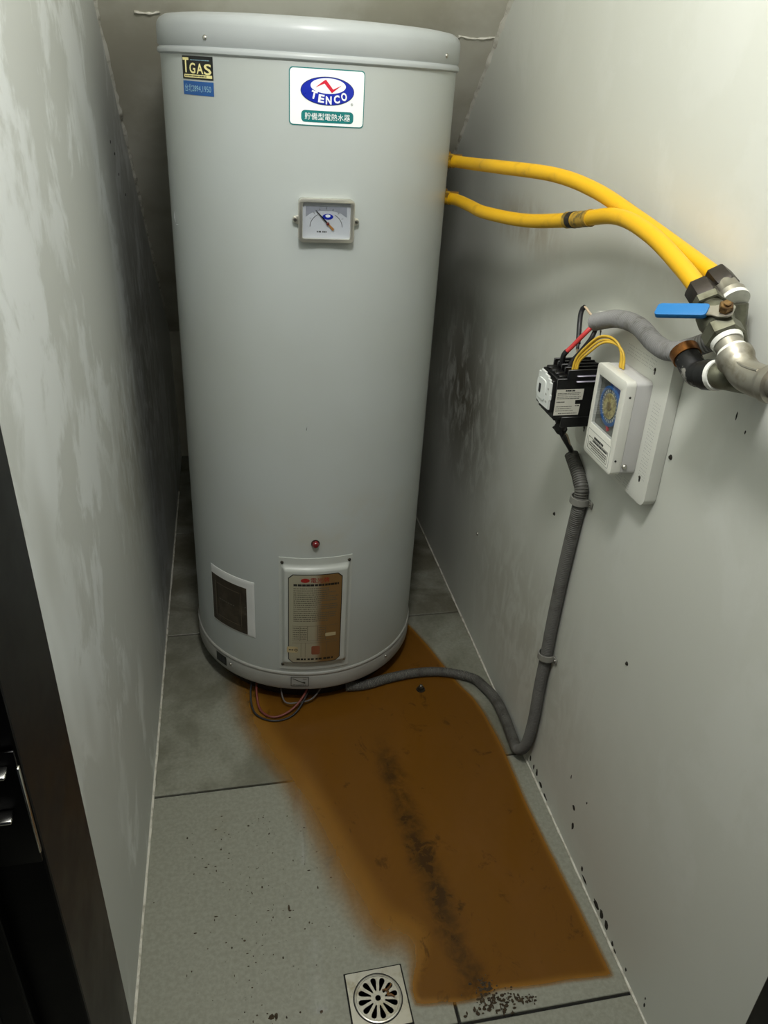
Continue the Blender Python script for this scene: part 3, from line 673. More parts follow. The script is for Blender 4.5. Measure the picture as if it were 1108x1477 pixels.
def make_clip(y, z, rz, label):
    e = empty('pipe_clip', (XR, y, z)); tag(e, label, 'clip', 'grey conduit clips'); e.rotation_euler = (rz, 0, 0)
    b = MB(); pts = [(-.0145+.0168*math.cos(a)*1.0, .0168*math.sin(a), 0) for a in [math.radians(x) for x in range(70, 291, 10)]]
    pts = [(-.001, .0168, 0)] + pts + [(-.001, -.0168, 0)]
    vs = []; fs = []
    for (x, y_, _) in pts:
        n = Vector((x+.0145, y_, 0)).normalized()
        vs += [(x, y_, -.007), (x, y_, .007), (x+n.x*.003, y_+n.y*.003, .007), (x+n.x*.003, y_+n.y*.003, -.007)]
    for k in range(len(pts)-1):
        for j in range(4): fs.append((k*4+j, k*4+(j+1) % 4, k*4+4+(j+1) % 4, k*4+4+j))
    fs += [(0, 1, 2, 3), tuple(len(vs)-4+j for j in (3, 2, 1, 0))]
    b.add(vs, fs); b.build('saddle', M_clip, e)
    b = MB(); b.box((-.004, -.031, -.007), (-.0005, -.0155, .007)); fo = b.build('foot', M_clip, e, True, .001, 1)
    b = MB(); b.lathe([(.004, 0), (.0035, .002), (0, .0028)], 12, axis=((-.004, -.024, 0), (-1, 0, 0))); b.build('screw', M_screw, fo)
make_clip(1.2585, .786, .05, 'grey saddle clip on the conduit, nearest the contactor')
make_clip(1.284, .372, -.03, 'grey saddle clip on the conduit, halfway down to the floor')
# ---------------------------------------------------------------- white mounting board
XB = XR-.022
board = empty('mounting_board', (XR, 1.17, .875)); tag(board, 'white perforated plastic board screwed to the right wall', 'board')
BI = Matrix.Translation((-XR, -1.17, -.875))
# shape in (-y, z) plane so that its face looks to -x
def ypart(name, loops, x_face, x_back, m, parent, inv, bevel=0, seg=2, ang=35):
    me = shape_mesh([[(-p[0], p[1]) for p in lp] for lp in loops], abs(x_back-x_face)/2)
    for v in me.vertices: v.co = inv @ Vector(((x_face+x_back)/2 - v.co.z, -v.co.x, v.co.y))
    return finish(name, me, m, parent, True, bevel, seg, ang)
bp = ypart('board', [rrect(1.026, .893, 1.314, 1.148, .016, 6)], XB, XR-.0008, M_board, board, BI, .008, 4)
mb = MB()
def dots(y0, y1, z0, z1, ny, nz):
    for i in range(ny):
        for j in range(nz):
            y = y0+(y1-y0)*i/max(1, ny-1); z = z0+(z1-z0)*j/max(1, nz-1); r = .0011
            mb.add([BI @ Vector((XB-.0002, y+r*math.cos(a), z+r*math.sin(a))) for a in [k*math.pi/3 for k in range(6)]], [(0, 1, 2, 3, 4, 5)])
for zc in (.945, .968, .991, 1.014, 1.037, 1.060): dots(1.040, 1.058, zc-.008, zc+.008, 5, 4)
for yc in (1.085, 1.110, 1.135, 1.160): dots(yc-.009, yc+.009, 1.112, 1.128, 5, 4)
for yc in (1.09, 1.12, 1.15): dots(yc-.009, yc+.009, .900, .915, 5, 4)
o = mb.build('perforation', M_perf, bp, False); o['kind'] = 'stuff'
for y, z in ((1.278, 1.114), (1.0755, 1.1115), (1.053, .934), (1.277, .928)):
    o = ypart('keyhole', [ellipse(y, z-.001, .0022, .0040, 14)], XB-.0004, XB+.002, M_black, bp, BI)
    b = MB(); b.lathe([(.0028, .0), (.0022, .0012), (0, .0016)], 12, axis=(BI @ Vector((XB-.0002, y, z+.0035)), (-1, 0, 0))); b.build('screw', M_darkscrew, o)
# ---------------------------------------------------------------- timer switch
tm = empty('timer_switch', (XB, 1.124, .933)); tag(tm, 'white boxed timer switch with blue dial mounted on the board', 'timer')
TI = Matrix.Translation((-XB, -1.124, -.933))
XF = .607; XM = .6245
Y0t, Y1t, Z0t, Z1t = 1.071, 1.179, .933, 1.096
ypart('case_back', [rrect(Y0t+.0008, Z0t+.0008, Y1t-.0008, Z1t-.0008, .007)], XM, XB-.0003, M_casegrey, tm, TI, .002, 2)
WINL = rrect(1.0885, .990, 1.168, 1.077, .0015)
cf = ypart('case_front', [rrect(Y0t, Z0t, Y1t, Z1t, .008), WINL[::-1]], XF, XM-.0004, M_whiteplastic, tm, TI, .0022, 2)
ypart('window_pane', [rrect(1.0890, .9905, 1.1675, 1.0765, .0015)], XF+.0006, XF+.0012, M_pane, cf, TI)
fb = ypart('dial_plate', [rrect(1.0886, .9901, 1.1679, 1.0769, .001)], XF+.0065, XF+.008, simple('dial_plate_grey', (112, 112, 104), .5, 0, .2, 40), tm, TI)
ypart('corner_plate', [[(1.089, 1.0765), (1.089, 1.030), (1.105, 1.040), (1.125, 1.060), (1.140, 1.0765)]], XF+.0060, XF+.0066, simple('plate_blue', (40, 72, 150), .35), fb, TI)
dr = ypart('dial_ring', [ellipse(1.122, 1.037, .034, .034), ellipse(1.122, 1.037, .0285, .0285)], XF+.0030, XF+.0064, simple('dial_blue', (44, 104, 172), .35), tm, TI, .001)
dd_ = ypart('dial_disc', [ellipse(1.122, 1.037, .0285, .0285)], XF+.0045, XF+.0064, simple('dial_grey', (120, 130, 132), .4), tm, TI)
for k in range(24):
    a = 2*math.pi*k/24
    ypart('dial_tick', [ [(1.122+math.cos(a)*r_+math.cos(a+1.57)*s_, 1.037+math.sin(a)*r_+math.sin(a+1.57)*s_) for r_, s_ in ((.0235, -.0006), (.0275, -.0006), (.0275, .0006), (.0235, .0006))]], XF+.0041, XF+.0046, M_whiteplastic, dd_, TI)
ypart('dial_centre', [ellipse(1.122, 1.037, .0215, .0215)], XF+.0034, XF+.0046, patchy('dial_cream', (206, 192, 128), (150, 132, 84), 160, .4, .62, .45, 0, .2), dd_, TI)
ypart('dial_knob', [ellipse(1.122, 1.037, .0075, .0075)], XF+.0022, XF+.0036, simple('knob_tan', (150, 132, 92), .4), dd_, TI, .0008)
ypart('pointer', [ellipse(1.117, .9985, .0042, .0042, 16)], XF+.0040, XF+.0064, simple('pointer_red', (226, 60, 72), .4), fb, TI, .0008)
ypart('pointer_arm', [[(1.1195, 1.0005), (1.1285, 1.0075), (1.1300, 1.0055), (1.1205, .9975)]], XF+.0048, XF+.0062, MATS['pointer_red'], fb, TI)
lab = ypart('label', [rrect(1.083, .940, 1.172, .980, .003), rrect(1.0842, .9412, 1.1708, .9788, .0025)[::-1]], XF-.0003, XF+.0004, M_perf, cf, TI)
def tproj(y, z): return TI @ Vector((XF-.0002, -y, z))
lr = ypart('label_frame', [rrect(1.0900, .9445, 1.1660, .9665, .0016), rrect(1.0907, .9452, 1.1653, .9658, .0014)[::-1]], XF-.0003, XF+.0004, M_ink, lab, TI)
for z, y0, y1, h, m in ((.9700, 1.110, 1.146, .0042, M_stblack), (.9630, 1.094, 1.150, .0036, M_stblack), (.9570, 1.094, 1.160, .0022, M_ink), (.9530, 1.094, 1.160, .0022, M_ink), (.9488, 1.094, 1.150, .0020, M_ink)):
    dashes('label_print', [(-y1, -y0, z)], 0, m, lab, 0, .4, .9, .0006, h, proj=tproj)
b = MB(); b.lathe([(.0046, -.001), (.0046, .001), (.0032, .0028), (0, .0034)], 16, axis=(TI @ Vector((.6305, Y0t-.0001, .949)), (0, -1, 0))); b.build('screw', M_screw, tm)
for x, z in ((.616, 1.071), (.6125, .960)):
    b = MB(); b.lathe([(.0019, -.001), (.0019, .0003), (0, .0003)], 12, axis=(TI @ Vector((x, Y0t-.0001, z)), (0, -1, 0))); b.build('screw_hole', M_black, cf)
# ---------------------------------------------------------------- contactor
ct = empty('contactor', (XB, 1.25, .975)); tag(ct, 'black magnetic contactor with white front left of the timer', 'contactor')
CI = Matrix.Translation((-XB, -1.25, -.975))
def cbox(name, lo, hi, m, parent=ct, bevel=.001):
    b = MB(); b.box(CI @ Vector(lo), CI @ Vector(hi)); return b.build(name, m, parent, True, bevel, 1)
CY0, CY1 = 1.218, 1.286
cbox('base', (.628, CY0-.002, .968), (XB-.0004, CY1+.002, 1.062), M_black)
body = cbox('body', (.556, CY0, .978), (.630, CY1, 1.052), M_black)
cbox('head', (.549, CY0+.003, .988), (.557, CY1-.003, 1.047), M_black)
# terminal fins top and bottom
for k in range(5):
    y = CY0+.001+k*(CY1-CY0-.002)/4
    for (z0, z1) in ((1.048, 1.068), (.960, .980)):
        cbox('terminal_fin', (.574, y-.0022, z0), (.645, y+.0022, z1), M_black)
for k in range(4):
    y = CY0+.009+k*(CY1-CY0-.002)/4
    for z in (1.056, .970):
        b = MB(); b.lathe([(.0042, 0), (.0042, .003), (.003, .004), (0, .0042)], 12, axis=(CI @ Vector((.588, y, z)), (-1, 0, 0))); b.build('terminal_screw', simple('copper_screw', (188, 140, 128), .35, .9), ct)
    cbox('terminal_step', (.560, y-.0062, 1.050), (.578, y+.0062, 1.0565), M_black)
    cbox('terminal_step', (.560, y-.0062, .9735), (.578, y+.0062, .980), M_black)
for z in (1.046, 1.056): cbox('side_rail', (.590, CY0-.006, z), (.640, CY0-.001, z+.0022), simple('rail_grey', (150, 146, 160), .35, .3))
# white front plate with a stepped outline
fpz = [(1.2205, .994), (1.2205, 1.012), (1.2190, 1.012), (1.2190, 1.022), (1.2205, 1.022), (1.2205, 1.0435), (1.2265, 1.0435), (1.2265, 1.0475), (1.2350, 1.0475), (1.2350, 1.0510), (1.2500, 1.0510), (1.2500, 1.0540), (1.2700, 1.0540), (1.2700, 1.0480), (1.2800, 1.0480), (1.2800, 1.0330), (1.2830, 1.0330), (1.2830, 1.0060), (1.2780, 1.0060), (1.2780, .9960), (1.2600, .9920)]
def cpart(name, loops, x0, x1, m, parent=ct, bevel=0): return ypart(name, loops, x0, x1, m, parent, CI, bevel, 1)
M_cwhite = simple('contactor_white', (222, 226, 222), .45, 0, .03, 30)
fp = cpart('front_cover', [fpz], .5460, .5500, M_cwhite, ct, .0006)
cpart('cover_boss', [rrect(1.240, 1.003, 1.272, 1.040, .005)], .5440, .5465, M_cwhite, fp, .0008)
cpart('plunger', [rrect(1.2585, 1.013, 1.2665, 1.029, .001)], .5432, .5444, M_black, fp)
for y, z in ((1.236, 1.018), (1.233, 1.005), (1.229, 1.030)): cpart('cover_mark', [rrect(y-.003, z-.0018, y+.003, z+.0018, .0005)], .5457, .5461, M_perf, fp)
# printed side label with a notch
lbz = [(.5575, .984), (.6045, .984), (.6055, 1.004), (.5955, 1.004), (.5950, 1.012), (.6080, 1.0125), (.6085, 1.0325), (.5575, 1.0325)]
b = MB(); n = len(lbz)
b.add([CI @ Vector((x, CY0-.0007, z)) for x, z in lbz] + [CI @ Vector((x, CY0-.0001, z)) for x, z in lbz], [tuple(range(n)), tuple(range(2*n-1, n-1, -1))] + [(k, n+k, n+(k+1) % n, (k+1) % n) for k in range(n)])
sl = b.build('side_label', simple('label_paper', (208, 206, 192), .5, 0, .03, 60), ct, False)
def cproj(x, z): return CI @ Vector((x, CY0-.0009, z))
for x0, x1, z, h, m in ((.574, .592, 1.0300, .0026, M_stblack), (.560, .603, 1.0255, .0012, M_ink), (.560, .600, 1.0225, .0012, M_ink), (.560, .604, 1.0185, .0012, M_ink), (.560, .602, 1.0155, .0014, M_stblack), (.560, .576, 1.0090, .0018, M_ink), (.596, .604, 1.0015, .0020, M_stblack), (.560, .590, 1.0005, .0011, M_ink), (.560, .590, .9965, .0011, M_ink), (.560, .594, .9925, .0011, M_ink), (.566, .602, .9875, .0014, M_ink)):
    dashes('label_print', [(x0, x1, z)], 0, m, sl, 0, .3, 1.2, .0005, h, proj=cproj)
# ---------------------------------------------------------------- wires
def wire(label, pts, r, m, group=None, extra=None, cat='wire', name='wire'):
    e_pts = spline(pts, .005); b = MB(); o0 = Vector(pts[0])
    b.tube([q-o0 for q in e_pts], r, 10)
    if extra:
        e = empty(name, o0); b.build('insulation', m, e)
        for (i0, i1, r2, m2, nm) in extra:
            n = len(e_pts)-1; b = MB(); b.tube([q-o0 for q in e_pts[int(i0*n):int(i1*n)+1]], r2, 10); b.build(nm, m2, e)
    else:
        e = b.build(name, m); e.location = o0
    return tag(e, label, cat, group)
M_wred = simple('red_pvc', (206, 66, 66), .42, 0, .06, 40); M_wblk = simple('black_pvc', (32, 32, 34), .45, 0, .15, 40)
M_wbeige = simple('beige_pvc', (196, 176, 150), .5, 0, .06, 40); M_wyel = simple('yellow_pvc', (214, 176, 60), .42, 0, .08, 40)
wire('thick red wire with black sleeve between conduit and contactor', [(.618, 1.232, 1.147), (.600, 1.23, 1.130), (.585, 1.244, 1.101), (.576, 1.252, 1.084), (.580, 1.262, 1.062)], .0040, M_wred, None, [(.72, 1.0, .0047, M_wblk, 'sleeve')])
wire('thick black wire from grey conduit mouth to contactor top', [(.622, 1.236, 1.143), (.611, 1.227, 1.122), (.600, 1.238, 1.094), (.590, 1.244, 1.075), (.584, 1.243, 1.058)], .0040, M_wblk)
wire('thin beige wire looping up beside the grey conduit mouth', [(.618, 1.238, 1.150), (.620, 1.268, 1.153), (.618, 1.287, 1.159), (.614, 1.290, 1.149), (.610, 1.280, 1.128), (.604, 1.262, 1.106), (.597, 1.245, 1.086), (.592, 1.236, 1.064)], .0022, M_wbeige, None, [(.36, .74, .0046, M_wblk, 'tape_wrap'), (.74, .82, .0030, M_wblk, 'tape_end')])
yb = [(.590, 1.2285, 1.060), (.592, 1.2265, 1.082), (.600, 1.212, 1.105), (.610, 1.194, 1.126), (.620, 1.176, 1.132), (.626, 1.155, 1.128), (.629, 1.144, 1.115), (.629, 1.140, 1.0965)]
for k, (dy, dz, dx) in enumerate(((0, 0, 0), (.0065, .0035, .003), (-.006, -.002, .002), (.002, .006, -.004))):
    pts = [(x+dx*(1-i/9), y+dy*(1 if i > 1 else .6), z+dz*math.sin(math.pi*i/7)) for i, (x, y, z) in enumerate(yb)]
    wire('thin yellow wire arching from the contactor into the timer top', pts, .0021, M_wyel, 'yellow timer wires')
wire('thick black wire under the contactor entering the long conduit', [(.588, 1.276, .966), (.594, 1.277, .950), (.604, 1.285, .934), (.630, 1.307, .898), (.656, 1.322, .862), (.6585, 1.324, .855)], .0046, M_wblk, 'black wires under the contactor')
wire('short black wire bent across under the contactor', [(.590, 1.234, .966), (.594, 1.240, .952), (.602, 1.262, .936), (.618, 1.296, .910), (.650, 1.316, .868), (.657, 1.327, .856)], .0046, M_wblk)
b = MB(); c0 = Vector((.600, 1.268, .936)); d_ = Vector((.5, .55, -.6)).normalized()
tt = empty('tape_wrap', c0); tag(tt, 'ragged black tape bundle binding the wires under the contactor', 'tape')
b.tube([-d_*.012, -d_*.004, d_*.006, d_*.013], [.010, .0125, .0115, .009], 9); b.build('wrapped_band', M_rubber, tt)
for sgn in (-1, 1):
    b = MB(); n_ = Vector((-.3, sgn*.9, -.2)).normalized(); b.tube([d_*.004*sgn+n_*.006, d_*.003+n_*.018, d_*.006+n_*.024], [.006, .0042, .0015], 6); b.build('tape_tail', M_rubber, tt)
wire('thin pale wire beside the black ones below the contactor', [(.602, 1.262, .930), (.622, 1.285, .915), (.636, 1.300, .895), (.650, 1.316, .872), (.6575, 1.322, .856)], .0016, M_wbeige)
# loose wires under the heater
M_wpink = simple('shaded_pink_pvc', (112, 54, 46), .45, 0, .08, 40); M_wgry = simple('grey_pvc', (90, 84, 80), .5, 0, .08, 40)  # pink is darkened in the colour for the shade under the heater
wire('pinkish wire loop hanging out under the heater', [(.020, 1.70, .052), (.012, 1.645, .030), (.019, 1.590, .010), (.053, 1.560, .007), (.100, 1.575, .012), (.140, 1.612, .030), (.165, 1.67, .052)], .0032, M_wpink)
wire('dark wire loop beside the pinkish one under the heater', [(.010, 1.70, .052), (-.004, 1.64, .030), (.004, 1.582, .008), (.050, 1.549, .005), (.105, 1.562, .007), (.15, 1.62, .03), (.17, 1.68, .05)], .0028, M_wblk)
wire('thin grey wire curling down beneath the heater rim', [(.085, 1.66, .052), (.078, 1.63, .036), (.087, 1.598, .020), (.121, 1.594, .018), (.162, 1.606, .018), (.20, 1.64, .045)], .0024, M_wgry)
# ---------------------------------------------------------------- floor drain
DM = Matrix.Translation((.1965, .805, 0)) @ Matrix.Rotation(.02, 4, 'Z')
M_steel = patchy('drain_steel', (196, 194, 186), (150, 140, 112), 22, .5, .75, .28, .9, .05, .4)
dr = empty('floor_drain', mat=DM); tag(dr, 'square stainless floor drain with round slotted grate at rusty pool edge', 'floor drain')
def dpart(name, loops, z0, z1, m, parent=dr, bevel=0):
    me = shape_mesh(loops, (z1-z0)/2)
    for v in me.vertices: v.co.z += (z0+z1)/2
    return finish(name, me, m, parent, True, bevel, 1, 35)
S_ = .0535
dpart('seal', [rrect(-S_-.003, -S_-.003, S_+.003, S_+.003, .001)], .0002, .0008, M_grout)
dpart('frame', [rrect(-S_, -S_, S_, S_, .0015), ellipse(0, 0, .0465, .0465, 64)[::-1]], .0006, .0028, M_steel, dr, .0004)
dpart('well', [ellipse(0, 0, .0462, .0462, 48)], .0006, .0010, M_black)
loops = [ellipse(0, 0, .0445, .0445, 72), ellipse(0, 0, .0052, .0052, 20)[::-1]]
for k in range(12):
    a = 2*math.pi*k/12+.1; lp = []
    for (r_, w_) in ((.0135, .0012), (.020, .0024), (.028, .0044), (.0325, .0050), (.0355, .0042), (.0372, .0016)): lp.append((r_, w_))
    full = [(r_, -w_) for r_, w_ in lp] + [(r_, w_) for r_, w_ in lp[::-1]]
    loops.append([(r_*math.cos(a)-w_*math.sin(a), r_*math.sin(a)+w_*math.cos(a)) for r_, w_ in full][::-1])
gr = dpart('grate', loops, .0018, .0032, M_steel, dr, .0003)
b = MB(); b.lathe([(.0400, .0030), (.0408, .0040), (.0432, .0042), (.0445, .0034), (.0445, .003)], 64); b.build('rim', M_steel, gr)
for pts in ([(.010, .012, .004), (.016, .011, .0055), (.021, .006, .0045), (.017, .002, .004)], [(.017, .010, .004), (.024, .014, .0055), (.029, .020, .004)], [(.018, .001, .004), (.025, .0005, .005), (.031, -.004, .004)]):
    b = MB(); P = spline(pts, .002); b.tube(P, [random.uniform(.0012, .0026) for _ in P], 7); b.build('sludge', simple('sludge', (104, 70, 26), .4, 0, .3, 120, .4), dr)
# ---------------------------------------------------------------- rusty water on the floor
OUT = [(-.095, 1.76), (-.085, 1.70), (-.078, 1.62), (-.064, 1.541), (-.026, 1.426), (.020, 1.34), (.058, 1.231), (.088, 1.123), (.120, 1.025), (.150, .944), (.190, .884), (.246, .857), (.2535, .80), (.262, .776), (.314, .768), (.35, .763), (.393, .766), (.425, .775), (.476, .771), (.571, .768), (.648, .764), (.6585, .770), (.657, .823), (.652, .914), (.644, 1.051), (.637, 1.187), (.637, 1.317), (.632, 1.44), (.617, 1.549), (.588, 1.625), (.562, 1.72), (.535, 1.822), (.50, 1.92), (.44, 2.02), (.30, 2.08), (.1, 2.06), (-.03, 1.95), (-.09, 1.85)]
def puddle_mesh(name, out, feather, step=.011, z=.0016):
    pts = [Vector((x, y)) for x, y in out]; n = len(pts)
    P = []
    for k in range(n):   # smooth closed outline
        p0, p1, p2, p3 = pts[k-1], pts[k], pts[(k+1) % n], pts[(k+2) % n]
        for t in (0, .25, .5, .75): P.append(.5*((2*p1)+(-p0+p2)*t+(2*p0-5*p1+4*p2-p3)*t*t+(-p0+3*p1-3*p2+p3)*t*t*t))
    bm = bmesh.new(); vs = [bm.verts.new((p.x, p.y, z)) for p in P]; bm.faces.new(vs)
    for ax in (0, 1):
        lo = min(p[ax] for p in P); hi = max(p[ax] for p in P); c = lo+step
        no = (1, 0, 0) if ax == 0 else (0, 1, 0)
        while c < hi:
            co = (c, 0, 0) if ax == 0 else (0, c, 0)
            bmesh.ops.bisect_plane(bm, geom=bm.verts[:]+bm.edges[:]+bm.faces[:], plane_co=co, plane_no=no); c += step
    bmesh.ops.triangulate(bm, faces=[f for f in bm.faces if len(f.verts) > 4])
    me = bpy.data.meshes.new(name); bm.to_mesh(me); bm.free()
    at = me.attributes.new('depth', 'FLOAT', 'POINT'); m = len(P)
    for v in me.vertices:
        q = Vector((v.co.x, v.co.y)); best = 9; bi = 0
        for k in range(m):
            a, b_ = P[k], P[(k+1) % m]; d = b_-a; t = max(0, min(1, (q-a).dot(d)/max(d.dot(d), 1e-12))); dist = (q-(a+d*t)).length
            if dist < best: best = dist; bi = k
        dpt = min(1, best/feather(q)); at.data[v.index].value = dpt
        v.co.z = z*.35+z*.65*sstep(dpt, 0, 1)
    return me
def feather(q):
    # the left bank runs out thinly over the tile, the right one ends abruptly
    xl = .246-(q.y-.857)*.36
    return .022+.125*(1-sstep(q.x-xl, .02, .30))*sstep(q.y, .80, .95)
def rust_mat():
    k = NT('rusty_water'); at = k.n('ShaderNodeAttribute'); at.attribute_name = 'depth'; dep = at.outputs['Fac']
    x, y, _ = k.xyz()
    n1 = k.noise(7, 6, .62, (1, .6, 1), dist=.8); n2 = k.noise(40, 6, .7, dist=.6); n3 = k.noise(15, 6, .65, (1, .7, 1), (3, 1, 0), 1.0)
    c = k.mix(k.ramp(dep, .15, 1.0), rgba((160, 114, 44)), rgba((104, 68, 19)))
    c = k.mix(k.math('MULTIPLY', k.ramp(n1, .45, .75), .5), c, rgba((112, 74, 30)))
    # silt gathered along the joint between the tiles
    seam = k.math('ABSOLUTE', k.math('SUBTRACT', k.math('ADD', x, k.math('MULTIPLY', n1, .10)), k.math('SUBTRACT', .478, k.math('MULTIPLY', y, .075))))
    silt = k.math('MULTIPLY', k.ramp(seam, .0, .05, 1, 0), k.math('ADD', k.math('MULTIPLY', k.ramp(n2, .36, .64), .6), k.math('MULTIPLY', k.ramp(n3, .30, .56), .65)))
    silt = k.math('MULTIPLY', silt, k.ramp(y, 1.50, 1.35))
    spots = k.math('MULTIPLY', k.ramp(n3, .57, .66), k.ramp(n2, .40, .58))
    m = k.math('MINIMUM', k.math('ADD', k.math('MULTIPLY', silt, .75), k.math('MULTIPLY', spots, .6)), 1.0)
    c = k.mix(m, c, rgba((60, 40, 16)))
    k.l(c, k.b.inputs['Base Color']); k.b.inputs['Roughness'].default_value = .22; k.b.inputs['IOR'].default_value = 1.33
    wob = k.math('ADD', dep, k.math('MULTIPLY', k.math('SUBTRACT', n1, .5), .35))
    k.l(k.ramp(wob, .0, .70, 0, .985), k.b.inputs['Alpha'])
    k.bump(n2, .03, .001); return k.m
pm = puddle_mesh('rust_puddle', OUT, feather)
pud = finish('rust_puddle', pm, rust_mat(), None, True)
tag(pud, 'pool of rusty brown water spreading from heater to drain', 'puddle')
# thin clear water left of the drain
def clear_mat():
    k = NT('clear_water'); at = k.n('ShaderNodeAttribute'); at.attribute_name = 'depth'
    gl = k.n('ShaderNodeBsdfGlossy'); gl.inputs['Roughness'].default_value = .04
    tr = k.n('ShaderNodeBsdfTransparent'); tr.inputs[0].default_value = (1, 1, 1, 1)
    lw = k.n('ShaderNodeLayerWeight'); fr = k.math('ADD', k.math('MULTIPLY', k.math('POWER', lw.outputs['Facing'], 3.0), .85), .06)
    mx = k.n('ShaderNodeMixShader'); k.l(k.math('MULTIPLY', fr, k.ramp(at.outputs['Fac'], 0, .5)), mx.inputs[0])
    k.l(tr.outputs[0], mx.inputs[1]); k.l(gl.outputs[0], mx.inputs[2]); k.l(mx.outputs[0], k.out.inputs[0]); return k.m
M_clear = clear_mat()
for lab_, o_ in (('small patch of clear water reflecting light left of the drain', [(.060, .79), (.075, .775), (.105, .78), (.118, .80), (.112, .83), (.106, .88), (.11, .92), (.095, .945), (.075, .93), (.072, .88), (.066, .83)]),
                 ('thin clear wet streak on the tile beside the rusty pool', [(.072, 1.13), (.085, 1.10), (.10, 1.14), (.105, 1.22), (.11, 1.32), (.09, 1.33), (.076, 1.25)])):
    tag(finish('water_patch', puddle_mesh('water_patch', o_, lambda q: .012, .008, .0012), M_clear, None, True), lab_, 'puddle')
# ---------------------------------------------------------------- grit, silt, small hardware
M_grit = simple('grit', (62, 50, 32), .8, 0, .4, 200)
def grit(name, pts, label):
    b = MB()
    for x, y, r in pts:
        n = random.choice((5, 6, 7)); ph = random.uniform(0, 6); st_ = random.uniform(.5, 1.6)
        ring = [(x+r*st_*math.cos(ph+2*math.pi*k/n)*random.uniform(.7, 1.2), y+r/st_*math.sin(ph+2*math.pi*k/n)*random.uniform(.7, 1.2), .0001) for k in range(n)]
        b.add(ring+[(x, y, r*.7)], [(k, (k+1) % n, n) for k in range(n)]+[tuple(range(n-1, -1, -1))])
    o = b.build(name, M_grit, None, False); tag(o, label, 'grit', kind='stuff'); return o
pts = []
for _ in range(230):
    x = random.gauss(-.01, .085); y = random.uniform(.74, 1.28)
    if x < XL+.02 or x > .24-(y-.8)*.34 or (.13 < x and y < .88): continue
    pts.append((x, y, abs(random.gauss(0, .0009))+.0005))
pts += [(.048, 1.015, .004), (.05, 1.008, .003), (-.099, 1.019, .0028), (-.1, 1.136, .002), (.0, .805, .006), (.008, .806, .005), (.012, .770, .006), (.004, .766, .007), (.02, .778, .004), (.09, .80, .0035), (-.14, .99, .0025)]
grit('grit', pts, 'dark grit specks scattered over the near grey tile')
pts = []
for _ in range(150):
    y = random.triangular(.735, .815, .76); w_ = .035 if y < .785 else .012
    pts.append((random.gauss(.405, w_*.8), y, random.uniform(.0012, .0040)))
for _ in range(30): pts.append((random.gauss(.475, .008), random.uniform(.752, .765), random.uniform(.001, .003)))
o = grit('silt_clump', [(x, y, r) for x, y, r in pts], 'clump of dark silt at front edge of the rusty pool'); o.location.z = .0014
# floor bolt
fb_ = empty('floor_bolt', (.466, 1.613, 0)); tag(fb_, 'small bolt head sticking out of the rusty pool', 'bolt')
b = MB(); b.tube([(0, 0, .0004), (0, 0, .004)], [.013, .012], 20); b.build('washer', M_darkscrew, fb_)
b = MB(); hexnut(b, (0, 0, .0035), (0, 0, .012), .0085); b.build('nut', M_darkscrew, fb_, True, 0, 2, 25)
b = MB(); b.tube([(0, 0, .011), (0, 0, .017), (0, 0, .0185)], [.0045, .0045, .003], 14); b.build('stud', M_screw, fb_)
# wall plugs / screws left in the right wall
def wall_screw(y, z, r, label, m):
    e = empty('wall_screw', (XR, y, z)); tag(e, label, 'screw')
    b = MB(); b.lathe([(r*1.5, -.0006), (r*1.4, .0006), (r, .0008)], 14, axis=((0, 0, 0), (-1, 0, 0))); b.build('plug', M_black if m is not M_screw else M_screw, e)
    b = MB(); b.lathe([(r, 0), (r*.9, .0022), (r*.4, .0030), (0, .0030)], 12, axis=((-.0005, 0, 0), (-1, 0, 0))); b.build('head', m, e)
wall_screw(1.865, .347, .0045, 'bright screw low on the right wall beside the heater', M_screw)
wall_screw(1.389, .679, .0030, 'dark screw in the wall left of the conduit', M_darkscrew)
wall_screw(.998, .584, .0028, 'dark screw in the wall right of the conduit', M_darkscrew)
wall_screw(1.0138, .991, .0032, 'dark screw just beside the lower right of the white board', M_darkscrew)
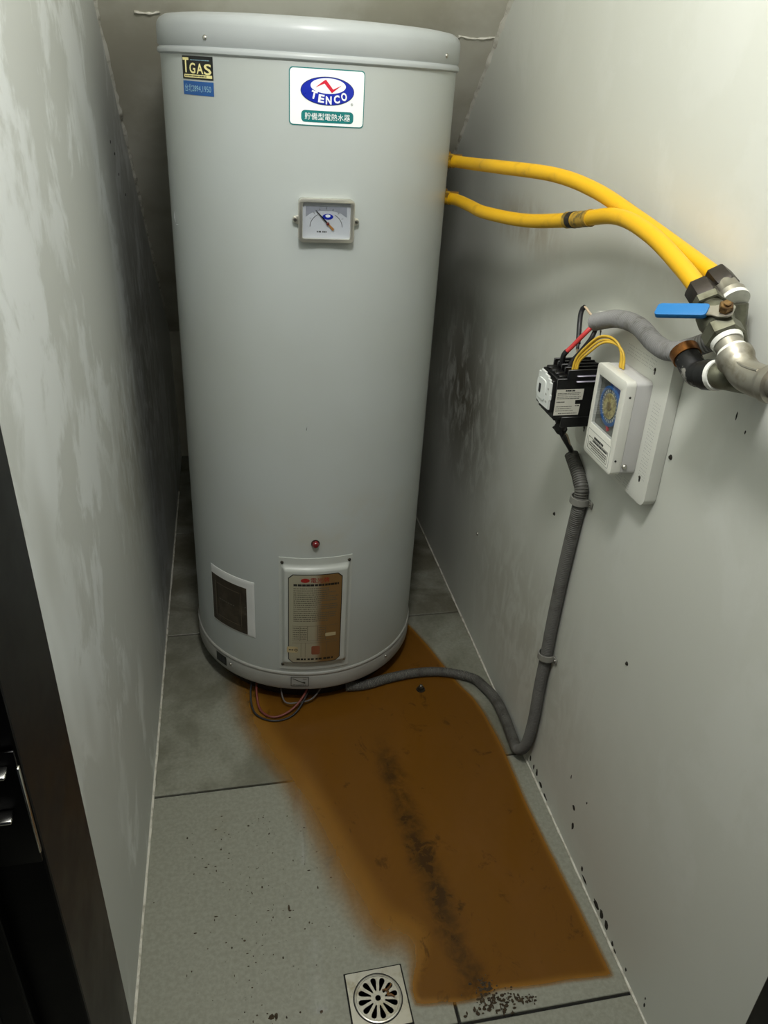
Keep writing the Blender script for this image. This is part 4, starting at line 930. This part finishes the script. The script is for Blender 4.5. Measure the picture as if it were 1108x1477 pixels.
# chipped paint along the foot of the right wall and dark holes in the left one
def chip(wall, x, y, z, hy, hz, sgn):
    n = 9; b = MB(); ph = random.uniform(0, 6)
    P = [(y+hy*math.cos(2*math.pi*k/n)*random.uniform(.6, 1.2), z+hz*math.sin(2*math.pi*k/n)*random.uniform(.7, 1.15)) for k in range(n)]
    P = [(py, max(.0015, pz)) for py, pz in P]
    vs = [(x+sgn*.0004, py, pz) for py, pz in P]+[(x-sgn*.0010, py, pz) for py, pz in P]
    b.add(vs, [tuple(range(n)), tuple(range(2*n-1, n-1, -1))]+[(k, (k+1) % n, n+(k+1) % n, n+k) for k in range(n)])
    b.build('paint_chip', M_chip, wall, False)
M_chip = simple('bare_patch', (34, 30, 22), .8, 0, .3, 90)
for y, z, hy, hz in ((1.300, .028, .004, .010), (1.275, .024, .004, .010), (1.255, .026, .006, .013), (1.225, .016, .010, .006), (1.195, .012, .012, .004), (1.064, .125, .006, .007), (1.053, .080, .005, .011), (.982, .031, .005, .007), (.965, .018, .012, .004), (.905, .020, .014, .008), (.880, .023, .010, .011), (.857, .023, .009, .012), (.825, .013, .005, .006), (.812, .008, .006, .004), (.769, .020, .003, .005), (.697, .029, .003, .006), (.70, .045, .002, .004), (1.10, .18, .002, .006), (1.02, .19, .002, .004), (.886, 1.113, .0015, .006), (.86, 1.10, .0015, .003)): chip(wall_right, XR, y, z, hy, hz, -1)
for y, z in ((2.062, 1.348), (2.115, 1.319), (2.247, 1.211), (2.15, 1.27)): chip(wall_left, XL, y, z, .007, .004, 1)
# strike plate on the left door jamb
sp_ = empty('strike_plate', (-.170, .352, 1.02)); tag(sp_, 'bright metal latch keeper on the black door jamb', 'latch')
si = Matrix.Translation((.170, -.352, -1.02))
def sbox(name, lo, hi, m, bevel=.001): b = MB(); b.box(si @ Vector(lo), si @ Vector(hi)); return b.build(name, m, sp_, True, bevel, 2)
sbox('plate', (-.1680, .3495, 1.065), (-.1345, .3519, 1.160), M_blackframe)
sbox('latch_tongue', (-.190, .3400, 1.1480), (-.1390, .3494, 1.1505), M_chrome)
sbox('latch_tongue', (-.190, .3400, 1.1120), (-.1420, .3494, 1.1150), M_chrome)
sbox('plate_edge', (-.1350, .3480, 1.075), (-.1336, .3515, 1.148), M_chrome)
